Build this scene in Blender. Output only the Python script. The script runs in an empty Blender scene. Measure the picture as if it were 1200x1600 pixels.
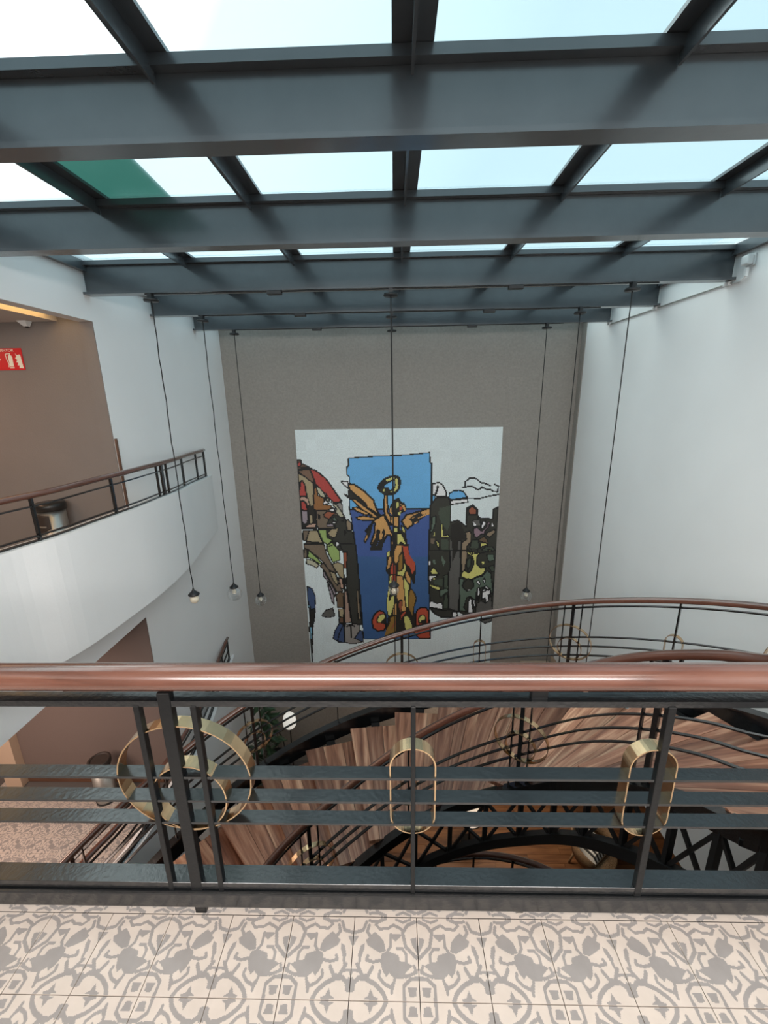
import bpy, math, random
import numpy as np
from mathutils import Vector, Matrix

random.seed(7)
SC = bpy.context.scene
COL = SC.collection
PI = math.pi

# ------------------------------------------------------------------ camera
PITCH, YAW, ROLL, FPX, EYE = 0.2656, -0.0264, -0.0165, 666.68, 1.637
fw = Vector((math.sin(YAW)*math.cos(PITCH), math.cos(YAW)*math.cos(PITCH), -math.sin(PITCH)))
r_ = fw.cross(Vector((0, 0, 1))).normalized(); u_ = r_.cross(fw)
r2 = math.cos(ROLL)*r_ + math.sin(ROLL)*u_; u2 = -math.sin(ROLL)*r_ + math.cos(ROLL)*u_
cd = bpy.data.cameras.new('camera'); cam = bpy.data.objects.new('camera', cd); COL.objects.link(cam)
cam.matrix_world = Matrix(((r2.x, u2.x, -fw.x, 0), (r2.y, u2.y, -fw.y, 0), (r2.z, u2.z, -fw.z, EYE), (0, 0, 0, 1)))
cd.sensor_fit = 'VERTICAL'; cd.sensor_height = 36; cd.sensor_width = 27
cd.lens = FPX/1600*36; cd.clip_start = 0.02; cd.clip_end = 200
SC.camera = cam

# ------------------------------------------------------------------ colour management, world
vs = SC.view_settings
vs.view_transform = 'Standard'; vs.look = 'None'; vs.gamma = 1; vs.use_curve_mapping = False
vs.exposure = 0.62
try:
    SC.cycles.max_bounces = 9; SC.cycles.diffuse_bounces = 7; SC.cycles.transparent_max_bounces = 12
    SC.cycles.sample_clamp_indirect = 4.0; SC.cycles.caustics_refractive = False; SC.cycles.caustics_reflective = False
except Exception:
    pass
W = bpy.data.worlds.new('sky'); SC.world = W; W.use_nodes = True
wn = W.node_tree; wn.nodes.clear()
def wnode(t, **k):
    n = wn.nodes.new(t)
    for a, b in k.items(): setattr(n, a, b)
    return n
wo = wnode('ShaderNodeOutputWorld'); bg = wnode('ShaderNodeBackground')
tc = wnode('ShaderNodeTexCoord'); nz = wnode('ShaderNodeTexNoise'); nz.inputs['Scale'].default_value = 2.2; nz.inputs['Detail'].default_value = 3
dp = wnode('ShaderNodeVectorMath', operation='DOT_PRODUCT'); dp.inputs[1].default_value = Vector((-0.60, 0.42, 0.68)).normalized()
nrm = wnode('ShaderNodeVectorMath', operation='NORMALIZE')
rmp = wnode('ShaderNodeValToRGB')                                   # haze brightening round the veiled sun
rmp.color_ramp.elements[0].position = 0.55; rmp.color_ramp.elements[0].color = (0.37, 0.50, 0.575, 1)
rmp.color_ramp.elements[1].position = 1.0; rmp.color_ramp.elements[1].color = (3.6, 3.75, 3.7, 1)
e = rmp.color_ramp.elements.new(0.86); e.color = (0.66, 0.80, 0.86, 1)
mx = wnode('ShaderNodeMix', data_type='RGBA', blend_type='MULTIPLY'); mx.inputs[0].default_value = 0.25
rn = wnode('ShaderNodeValToRGB'); rn.color_ramp.elements[0].position = 0.35; rn.color_ramp.elements[0].color = (0.72, 0.76, 0.78, 1); rn.color_ramp.elements[1].position = 0.62
L = wn.links
L.new(tc.outputs['Generated'], nrm.inputs[0]); L.new(nrm.outputs[0], dp.inputs[0]); L.new(dp.outputs['Value'], rmp.inputs[0])
L.new(tc.outputs['Generated'], nz.inputs['Vector']); L.new(nz.outputs[0], rn.inputs[0])
L.new(rmp.outputs[0], mx.inputs[6]); L.new(rn.outputs[0], mx.inputs[7]); L.new(mx.outputs[2], bg.inputs[0])
bg.inputs[1].default_value = 1.14
L.new(bg.outputs[0], wo.inputs[0])

def area(name, loc, size, power, col, rot=(0, 0, 0), sy=None):
    d = bpy.data.lights.new(name, 'AREA'); d.energy = power; d.color = col; d.size = size
    if sy: d.shape = 'RECTANGLE'; d.size_y = sy
    o = bpy.data.objects.new(name, d); o.location = loc; o.rotation_euler = rot; COL.objects.link(o); return o
# added fill behind the photographer, then the gallery ceiling lamp and the corridor lamps
area('gallery_lamp_and_fill', (0.0, -2.2, 2.5), 4.8, 205, (1.0, 0.96, 0.93), (math.radians(50), 0, 0), 1.0)  # unseen tilted fill, added to brighten the walls and mural
area('gallery_lamp_and_fill', (0.2, -0.5, 2.90), 3.6, 22, (1.0, 0.90, 0.80), (0, 0, 0), 0.5)
area('corridor_lamp', (-4.7, 2.2, 2.36), 0.5, 9, (1.0, 0.62, 0.38))
area('corridor_lamp', (-4.9, 3.9, 2.36), 0.2, 7, (1.0, 0.55, 0.32))
area('corridor_lamp', (-4.6, 2.6, -0.93), 1.6, 62, (1.0, 0.76, 0.64))
area('hall_lamp', (1.6, 6.2, -3.7), 1.2, 30, (1.0, 0.72, 0.5))

# ------------------------------------------------------------------ materials
def mat(name, col, rough=0.5, metal=0.0, coat=0.0, bump=None, vary=None, spec=None, emit=None):
    m = bpy.data.materials.new(name); m.use_nodes = True; nt = m.node_tree; b = nt.nodes['Principled BSDF']
    b.inputs['Base Color'].default_value = (*col, 1); b.inputs['Roughness'].default_value = rough
    b.inputs['Metallic'].default_value = metal; b.inputs['Coat Weight'].default_value = coat; b.inputs['Coat Roughness'].default_value = 0.12
    if spec is not None: b.inputs['Specular IOR Level'].default_value = spec
    if emit: b.inputs['Emission Color'].default_value = (*emit[0], 1); b.inputs['Emission Strength'].default_value = emit[1]
    tcn = nt.nodes.new('ShaderNodeTexCoord')
    if vary:
        sc, amt = vary
        n = nt.nodes.new('ShaderNodeTexNoise'); n.inputs['Scale'].default_value = sc; n.inputs['Detail'].default_value = 4
        nt.links.new(tcn.outputs['Object'], n.inputs['Vector'])
        r = nt.nodes.new('ShaderNodeValToRGB')
        r.color_ramp.elements[0].position = 0.3; r.color_ramp.elements[1].position = 0.7
        r.color_ramp.elements[0].color = (*[c*(1-amt) for c in col], 1); r.color_ramp.elements[1].color = (*[min(1, c*(1+amt)) for c in col], 1)
        nt.links.new(n.outputs[0], r.inputs[0]); nt.links.new(r.outputs[0], b.inputs['Base Color'])
    if bump:
        sc, st, dist = bump
        n = nt.nodes.new('ShaderNodeTexNoise'); n.inputs['Scale'].default_value = sc; n.inputs['Detail'].default_value = 3
        nt.links.new(tcn.outputs['Object'], n.inputs['Vector'])
        bp = nt.nodes.new('ShaderNodeBump'); bp.inputs['Strength'].default_value = st; bp.inputs['Distance'].default_value = dist
        nt.links.new(n.outputs[0], bp.inputs['Height']); nt.links.new(bp.outputs[0], b.inputs['Normal'])
    return m
M = {}
M['white'] = mat('white_plaster', (0.87, 0.875, 0.87), 0.75, bump=(60, 0.12, 0.004), vary=(0.8, 0.03))
M['grey_wall'] = mat('grey_stucco', (0.315, 0.29, 0.26), 0.8, bump=(45, 0.6, 0.01), vary=(30, 0.08))
M['taupe_wall'] = mat('taupe_plaster', (0.205, 0.18, 0.165), 0.8, bump=(60, 0.3, 0.006), vary=(1.2, 0.05))
M['brown_wall'] = mat('brown_plaster', (0.165, 0.128, 0.115), 0.8, bump=(60, 0.3, 0.006))
M['beige_wall'] = mat('beige_plaster', (0.55, 0.42, 0.31), 0.8, bump=(40, 0.2, 0.005))
M['ceil'] = mat('ceiling_plaster', (0.62, 0.58, 0.55), 0.85, bump=(50, 0.2, 0.004))
M['beam'] = mat('dark_beam_paint', (0.058, 0.068, 0.076), 0.27, coat=0.35, bump=(14, 0.22, 0.006), vary=(3, 0.12), spec=0.95)
M['black'] = mat('black_iron_paint', (0.006, 0.007, 0.008), 0.22, coat=0.25, bump=(70, 0.35, 0.003), spec=0.65)
M['post'] = mat('black_post_paint', (0.006, 0.0065, 0.007), 0.38, bump=(70, 0.3, 0.003), spec=0.3)
M['blackm'] = mat('black_satin_steel', (0.012, 0.013, 0.014), 0.45, bump=(60, 0.2, 0.003))
M['brass'] = mat('brushed_brass', (0.60, 0.42, 0.25), 0.24, metal=1.0, bump=(25, 0.1, 0.002), vary=(12, 0.2))
M['silver'] = mat('brushed_steel', (0.50, 0.50, 0.47), 0.35, metal=0.9)
M['plastic'] = mat('black_plastic', (0.015, 0.015, 0.015), 0.35)
M['canin'] = mat('dark_bin_opening', (0.035, 0.025, 0.02), 0.6)
M['cream'] = mat('cream_cement_tile', (0.50, 0.44, 0.39), 0.32, bump=(90, 0.08, 0.002), vary=(14, 0.07))
M['tgrey'] = mat('grey_cement_tile', (0.255, 0.238, 0.228), 0.33, bump=(90, 0.08, 0.002), vary=(14, 0.08))
M['grout'] = mat('dark_grout', (0.10, 0.09, 0.085), 0.9)
M['slab'] = mat('floor_slab', (0.42, 0.38, 0.35), 0.8, vary=(5, 0.1))
M['red'] = mat('red_sign_vinyl', (0.62, 0.012, 0.02), 0.4)
M['signw'] = mat('cream_sign_print', (0.85, 0.82, 0.68), 0.5)
M['wht'] = mat('white_plastic', (0.75, 0.77, 0.77), 0.45)
M['rattan'] = mat('woven_rattan', (0.30, 0.20, 0.11), 0.6, bump=(70, 1.0, 0.02), vary=(60, 0.35))
M['cushw'] = mat('white_cushion_cloth', (0.75, 0.77, 0.74), 0.8)
M['cushd'] = mat('dark_cushion_stripe', (0.03, 0.035, 0.035), 0.8)
M['leaf'] = mat('dark_green_leaf', (0.035, 0.075, 0.03), 0.45, vary=(6, 0.5))
M['stemg'] = mat('green_stem', (0.10, 0.09, 0.04), 0.6)
M['pot'] = mat('dark_clay_pot', (0.06, 0.05, 0.045), 0.5)
M['shade'] = mat('white_lamp_glass', (0.8, 0.8, 0.78), 0.4, emit=((1.0, 0.95, 0.85), 0.35))
M['cove'] = mat('warm_light_strip', (0.9, 0.6, 0.2), 0.5, emit=((1.0, 0.60, 0.20), 2.2))
M['filament'] = mat('bulb_glass_core', (0.85, 0.78, 0.62), 0.25)
M['cord'] = mat('black_cord', (0.008, 0.008, 0.008), 0.6)
M['floorw'] = None

def wood(name, cols, scale, rough, coat, rand=0.0, axis=(1, 9, 9), bumpy=0.1):
    m = bpy.data.materials.new(name); m.use_nodes = True; nt = m.node_tree; b = nt.nodes['Principled BSDF']
    tcn = nt.nodes.new('ShaderNodeTexCoord'); mp = nt.nodes.new('ShaderNodeMapping'); mp.inputs['Scale'].default_value = axis
    oi = nt.nodes.new('ShaderNodeObjectInfo')
    add = nt.nodes.new('ShaderNodeVectorMath'); add.operation = 'ADD'
    sc = nt.nodes.new('ShaderNodeVectorMath'); sc.operation = 'SCALE'; sc.inputs[3].default_value = 40
    cmb = nt.nodes.new('ShaderNodeCombineXYZ')
    lk = nt.links
    for i in range(3): lk.new(oi.outputs['Random'], cmb.inputs[i])
    lk.new(cmb.outputs[0], sc.inputs[0]); lk.new(tcn.outputs['UV'], add.inputs[0]); lk.new(sc.outputs[0], add.inputs[1]); lk.new(add.outputs[0], mp.inputs['Vector'])
    n = nt.nodes.new('ShaderNodeTexNoise'); n.inputs['Scale'].default_value = scale; n.inputs['Detail'].default_value = 5; n.inputs['Distortion'].default_value = 0.35
    lk.new(mp.outputs[0], n.inputs['Vector'])
    r = nt.nodes.new('ShaderNodeValToRGB'); els = r.color_ramp.elements
    els[0].position = 0.30; els[0].color = (*cols[0], 1); els[1].position = 0.72; els[1].color = (*cols[-1], 1)
    if len(cols) == 3: q = els.new(0.5); q.color = (*cols[1], 1)
    lk.new(n.outputs[0], r.inputs[0])
    mxn = nt.nodes.new('ShaderNodeMix'); mxn.data_type = 'RGBA'; mxn.blend_type = 'MULTIPLY'; mxn.inputs[0].default_value = rand
    rr = nt.nodes.new('ShaderNodeValToRGB'); rr.color_ramp.elements[0].color = (0.38, 0.30, 0.27, 1); rr.color_ramp.elements[1].color = (1.25, 1.2, 1.12, 1)
    lk.new(oi.outputs['Random'], rr.inputs[0]); lk.new(r.outputs[0], mxn.inputs[6]); lk.new(rr.outputs[0], mxn.inputs[7]); lk.new(mxn.outputs[2], b.inputs['Base Color'])
    bp = nt.nodes.new('ShaderNodeBump'); bp.inputs['Strength'].default_value = bumpy; bp.inputs['Distance'].default_value = 0.003
    lk.new(n.outputs[0], bp.inputs['Height']); lk.new(bp.outputs[0], b.inputs['Normal'])
    b.inputs['Roughness'].default_value = rough; b.inputs['Coat Weight'].default_value = coat; b.inputs['Coat Roughness'].default_value = 0.15
    return m
M['rail'] = wood('varnished_red_wood', [(0.070, 0.027, 0.017), (0.118, 0.047, 0.031), (0.15, 0.066, 0.045)], 2.2, 0.24, 0.9, axis=(1.2, 10, 10))
M['tread'] = wood('acacia_plank', [(0.16, 0.064, 0.038), (0.42, 0.205, 0.13), (0.78, 0.51, 0.35)], 1.9, 0.40, 0.15, rand=0.8, axis=(0.7, 15, 15))
M['floorw'] = wood('dark_floor_plank', [(0.09, 0.04, 0.018), (0.16, 0.075, 0.032), (0.22, 0.11, 0.05)], 2.0, 0.4, 0.1, rand=0.5, axis=(1, 8, 8))
M['basew'] = wood('baseboard_wood', [(0.10, 0.05, 0.03), (0.2, 0.10, 0.06)], 2.0, 0.5, 0.1)

def clear(name, tint, transp, rough=0.05, body=None):
    m = bpy.data.materials.new(name); m.use_nodes = True; nt = m.node_tree; nt.nodes.clear()
    o = nt.nodes.new('ShaderNodeOutputMaterial'); t = nt.nodes.new('ShaderNodeBsdfTransparent'); t.inputs[0].default_value = (*tint, 1)
    g = nt.nodes.new('ShaderNodeBsdfGlossy'); g.inputs['Roughness'].default_value = rough
    x = nt.nodes.new('ShaderNodeMixShader')
    if body:
        tr = nt.nodes.new('ShaderNodeBsdfTranslucent'); tr.inputs[0].default_value = (*body, 1)
        y = nt.nodes.new('ShaderNodeMixShader'); y.inputs[0].default_value = 1-transp
        nt.links.new(t.outputs[0], y.inputs[1]); nt.links.new(tr.outputs[0], y.inputs[2]); src = y
        x.inputs[0].default_value = 0.05
    else:
        src = t
        lw = nt.nodes.new('ShaderNodeLayerWeight'); lw.inputs[0].default_value = 0.35
        mr = nt.nodes.new('ShaderNodeMath'); mr.operation = 'MULTIPLY_ADD'; mr.inputs[1].default_value = 0.55; mr.inputs[2].default_value = 1-transp
        nt.links.new(lw.outputs['Facing'], mr.inputs[0]); nt.links.new(mr.outputs[0], x.inputs[0])
    nt.links.new(src.outputs[0], x.inputs[1]); nt.links.new(g.outputs[0], x.inputs[2]); nt.links.new(x.outputs[0], o.inputs[0])
    return m
M['pane'] = clear('frosted_roof_glass', (0.93, 0.98, 0.98), 0.8, body=(0.85, 0.93, 0.93))
M['glass_shadow'] = clear('green_shadow_sheet', (0.24, 0.38, 0.34), 0.6, body=(0.20, 0.40, 0.34))
M['globe'] = clear('clear_globe_glass', (0.97, 0.98, 0.98), 0.93, 0.03)

# ------------------------------------------------------------------ mesh helpers
class MB:
    def __init__(s): s.v = []; s.f = []; s.m = []; s.uv = []; s.sm = []
    def add(s, vs, fs, mi=0, uvs=None, smooth=False):
        b = len(s.v); s.v += [tuple(p) for p in vs]
        for k, f in enumerate(fs):
            s.f.append([b+i for i in f]); s.m.append(mi); s.sm.append(smooth)
            s.uv += (uvs[k] if uvs else [(vs[i][0]+vs[i][1]*0.3, vs[i][2]+vs[i][1]) for i in f])
        return s
    def box(s, a, b, mi=0, mtx=None):
        x0, y0, z0 = a; x1, y1, z1 = b
        vs = [Vector(p) for p in ((x0,y0,z0),(x1,y0,z0),(x1,y1,z0),(x0,y1,z0),(x0,y0,z1),(x1,y0,z1),(x1,y1,z1),(x0,y1,z1))]
        if mtx: vs = [mtx @ p for p in vs]
        return s.add(vs, [(0,3,2,1),(4,5,6,7),(0,1,5,4),(1,2,6,5),(2,3,7,6),(3,0,4,7)], mi)
    def prism(s, pts, z0, z1, mi=0):
        n = len(pts); vs = [(x, y, z0) for x, y in pts]+[(x, y, z1) for x, y in pts]
        return s.add(vs, [tuple(range(n-1, -1, -1)), tuple(range(n, 2*n))]+[(i, (i+1) % n, n+(i+1) % n, n+i) for i in range(n)], mi)
    def sweep(s, path, prof, mi=0, closed=False, smooth=False, tilt=False, frame=None):
        """prof (a,b): a sideways, b up (vertical unless tilt)"""
        n = len(path); k = len(prof); P = [Vector(p) for p in path]; vs = []; d = [0.0]
        for i in range(1, n): d.append(d[-1]+(P[i]-P[i-1]).length)
        for i in range(n):
            if closed: t = P[(i+1) % n]-P[i-1]
            else: t = P[min(i+1, n-1)]-P[max(i-1, 0)]
            t.normalize()
            if frame: side, up = frame(i, t)
            else:
                h = Vector((t.x, t.y, 0))
                if h.length < 1e-5: h = Vector((0, 1, 0))
                h.normalize(); side = Vector((-h.y, h.x, 0)); up = Vector((0, 0, 1))
                if tilt: up = t.cross(-side).normalized(); up = up if up.z > 0 else -up
                if abs(t.z) > 0.999: side = Vector((1, 0, 0)); up = Vector((0, 1, 0))
            vs += [P[i]+side*a+up*b for a, b in prof]
        fs = []; uv = []
        per = [0.0]
        for j in range(k):
            a = prof[j]; b = prof[(j+1) % k]; per.append(per[-1]+math.hypot(a[0]-b[0], a[1]-b[1]))
        for i in range(n if closed else n-1):
            i2 = (i+1) % n; d2 = d[i2] if i2 > i else d[-1]+(P[0]-P[-1]).length
            for j in range(k):
                j2 = (j+1) % k
                fs.append((i*k+j, i*k+j2, i2*k+j2, i2*k+j)); uv.append([(d[i], per[j]), (d[i], per[j+1]), (d2, per[j+1]), (d2, per[j])])
        s.add(vs, fs, mi, uv, smooth)
        if not closed:
            b = len(s.v)-n*k
            for f in ([b+j for j in range(k-1, -1, -1)], [b+(n-1)*k+j for j in range(k)]):
                s.f.append(f); s.m.append(mi); s.sm.append(False); s.uv += [(0, 0)]*k
        return s
    def tube(s, path, r, n=8, mi=0, closed=False):
        return s.sweep(path, [(r*math.cos(2*PI*j/n), r*math.sin(2*PI*j/n)) for j in range(n)], mi, closed, True, tilt=True)
    def lathe(s, prof, c=(0, 0, 0), n=16, mi=0, smooth=True):
        k = len(prof); vs = [(c[0]+r*math.cos(2*PI*i/n), c[1]+r*math.sin(2*PI*i/n), c[2]+z) for i in range(n) for r, z in prof]
        fs = [(i*k+j, ((i+1) % n)*k+j, ((i+1) % n)*k+j+1, i*k+j+1) for i in range(n) for j in range(k-1)]
        uv = [[(i/n, prof[j][1]), ((i+1)/n, prof[j][1]), ((i+1)/n, prof[j+1][1]), (i/n, prof[j+1][1])] for i in range(n) for j in range(k-1)]
        return s.add(vs, fs, mi, uv, smooth)
    def mesh(s, name, mats):
        me = bpy.data.meshes.new(name); me.from_pydata(s.v, [], s.f)
        for m in (mats if isinstance(mats, (list, tuple)) else [mats]): me.materials.append(m)
        me.polygons.foreach_set('material_index', s.m); me.polygons.foreach_set('use_smooth', s.sm)
        uvl = me.uv_layers.new(name='UVMap'); uvl.data.foreach_set('uv', [c for p in s.uv for c in p])
        me.update(); return me
    def obj(s, name, mats, parent=None, loc=None):
        return link(name, s.mesh(name, mats), parent, loc)
def link(name, me, parent=None, loc=None):
    o = bpy.data.objects.new(name, me); COL.objects.link(o)
    if loc is not None: o.location = loc
    if parent is not None: o.parent = parent
    return o
def bevel(o, w=0.004, seg=2):
    m = o.modifiers.new('bevel', 'BEVEL'); m.width = w; m.segments = seg; m.limit_method = 'ANGLE'; return o
def thing(name, label, cat, loc=(0, 0, 0), rz=0, group=None):
    o = bpy.data.objects.new(name, None); COL.objects.link(o); o.location = loc; o.rotation_euler = (0, 0, rz); o.empty_display_size = 0.1
    o['label'] = label; o['category'] = cat
    if group: o['group'] = group
    return o
def tag(o, label, cat, group=None):
    o['label'] = label; o['category'] = cat
    if group: o['group'] = group
    return o
def struct(o): o['kind'] = 'structure'; return o
def copy_tree(o, parent=None):
    c = o.copy(); COL.objects.link(c)
    if parent is not None: c.parent = parent
    for ch in list(o.children): copy_tree(ch, c)
    return c
def B(a, b, name, m, parent=None): return MB().box(a, b).obj(name, m, parent)
def circ(r, n=10, ry=None): return [(r*math.cos(2*PI*j/n), (ry or r)*math.sin(2*PI*j/n)) for j in range(n)]
def rect(w, h): return [(-w/2, -h/2), (w/2, -h/2), (w/2, h/2), (-w/2, h/2)]

# ------------------------------------------------------------------ plan data (metres)
XL, XR, YB = -3.0, 3.2, 7.82          # left wall, right wall, back wall
S = 3.35                              # storey height
EDGE = 1.065                          # edge of the gallery floor
BULGE = [(-3.0, 6.80), (-2.957, 6.64), (-2.816, 5.78), (-2.70, 5.15), (-2.655, 4.51), (-2.667, 4.0), (-2.74, 3.30), (-2.86, 2.9), (-2.92, 2.5), (-2.97, 2.1), (-3.0, 1.7)]
def smooth_curve(pts, n=6):
    out = []
    P = [Vector(p) for p in pts]; P = [2*P[0]-P[1]]+P+[2*P[-1]-P[-2]]
    for i in range(1, len(P)-2):
        for k in range(n):
            t = k/n; a, b, c, d = P[i-1:i+3]
            out.append(0.5*((2*b)+(c-a)*t+(2*a-5*b+4*c-d)*t*t+(3*b-a-3*c+d)*t**3))
    out.append(P[-2]); return out
BC = smooth_curve([(x, y, 0) for x, y in BULGE], 5)
def interp(x, xs, ys):
    return float(np.interp(x, xs, ys))

STAIR=[(-30,2.611,0.526,1.639,1.33,0.595),(-20,2.84,0.953,1.68,1.505,0.544),(-10,2.974,1.397,1.66,1.68,0.481),(0,3.012,1.857,1.61,1.855,0.392),(10,2.954,2.321,1.523,2.035,0.277),(20,2.8,2.769,1.409,2.213,0.142),(30,2.552,3.191,1.29,2.378,-0.013),(40,2.214,3.575,1.165,2.523,-0.187),(50,1.804,3.9,1.013,2.651,-0.371),(60,1.343,4.146,0.821,2.764,-0.556),(70,0.843,4.306,0.6,2.85,-0.744),(80,0.313,4.38,0.357,2.9,-0.93),(90,-0.238,4.367,0.106,2.906,-1.112),(100,-0.79,4.264,-0.142,2.868,-1.287),(110,-1.31,4.07,-0.392,2.794,-1.456),(120,-1.768,3.785,-0.643,2.694,-1.618),(130,-2.162,3.42,-0.875,2.57,-1.77),(140,-2.502,2.994,-1.065,2.421,-1.912),(150,-2.778,2.519,-1.208,2.258,-2.041),(160,-2.974,2.005,-1.309,2.089,-2.156),(170,-3.077,1.462,-1.371,1.918,-2.26)]

TILE=[(1,0.043,[0.024,0.945,0.147,0.9,0.228,0.799,0.18,0.617,0.02,0.487]),(0,0.0,[0.01,0.739,0.109,0.72,0.078,0.639,0.0,0.517]),(0,0.0,[0.225,0.774,0.43,0.785,0.408,0.73,0.336,0.682,0.274,0.734]),(1,0.035,[0.413,0.771,0.412,0.629,0.479,0.539]),(1,0.035,[0.239,0.841,0.372,0.902,0.455,0.855,0.593,0.846,0.658,0.906,0.56,0.978]),(1,0.03,[0.096,0.979,0.221,0.937,0.328,0.975]),(1,0.035,[0.496,0.984,0.607,0.942,0.762,0.955]),(0,0.0,[0.663,0.805,0.732,0.765,0.807,0.694,0.773,0.634,0.679,0.584,0.576,0.54,0.489,0.562,0.521,0.677,0.579,0.742]),(1,0.04,[0.765,0.89,0.789,0.807,0.727,0.734]),(1,0.04,[0.81,0.934,0.855,0.828,0.987,0.793]),(0,0.0,[0.29,0.511,0.458,0.565,0.551,0.534,0.574,0.44,0.533,0.32,0.478,0.257,0.437,0.301,0.354,0.243,0.215,0.241,0.188,0.312,0.076,0.39,0.16,0.425,0.276,0.445]),(1,0.035,[0.315,0.595,0.237,0.594,0.173,0.523,0.174,0.425,0.248,0.404]),(1,0.037,[0.573,0.317,0.587,0.258,0.502,0.179,0.406,0.14,0.383,0.177]),(1,0.033,[0.34,0.264,0.369,0.177,0.399,0.084]),(1,0.035,[0.563,0.449,0.679,0.428,0.783,0.452,0.763,0.504]),(0,0.0,[0.825,0.655,0.881,0.626,0.912,0.529,0.91,0.398,0.875,0.397,0.861,0.49,0.825,0.586]),(1,0.043,[0.688,0.367,0.747,0.273,0.824,0.253,0.873,0.325,0.922,0.398]),(1,0.048,[0.479,0.007,0.531,0.094,0.639,0.175,0.774,0.231,0.881,0.245,0.96,0.185,0.964,0.117]),(0,0.0,[0.581,0.02,0.659,0.049,0.704,0.127,0.736,0.05,0.812,0.007,0.612,0.003]),(0,0.0,[0.975,0.255,1.098,0.187,1.078,0.102,0.962,0.083,0.93,0.15]),(1,0.04,[0.006,0.245,0.117,0.238,0.221,0.157,0.215,-0.001]),(0,0.0,[0.03,0.146,0.167,0.148,0.136,0.039,0.047,0.05]),(0,0.0,[0.923,0.747,1.115,0.749,1.004,0.604]),(1,0.03,[1.065,0.57,1.024,0.493,1.052,0.4]),(1,0.03,[0.896,0.325,0.99,0.326,1.021,0.255]),(1,0.033,[0.057,0.386,0.034,0.313,0.189,0.262]),(1,0.03,[0.019,0.34,0.102,0.287,0.189,0.27])]

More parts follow.
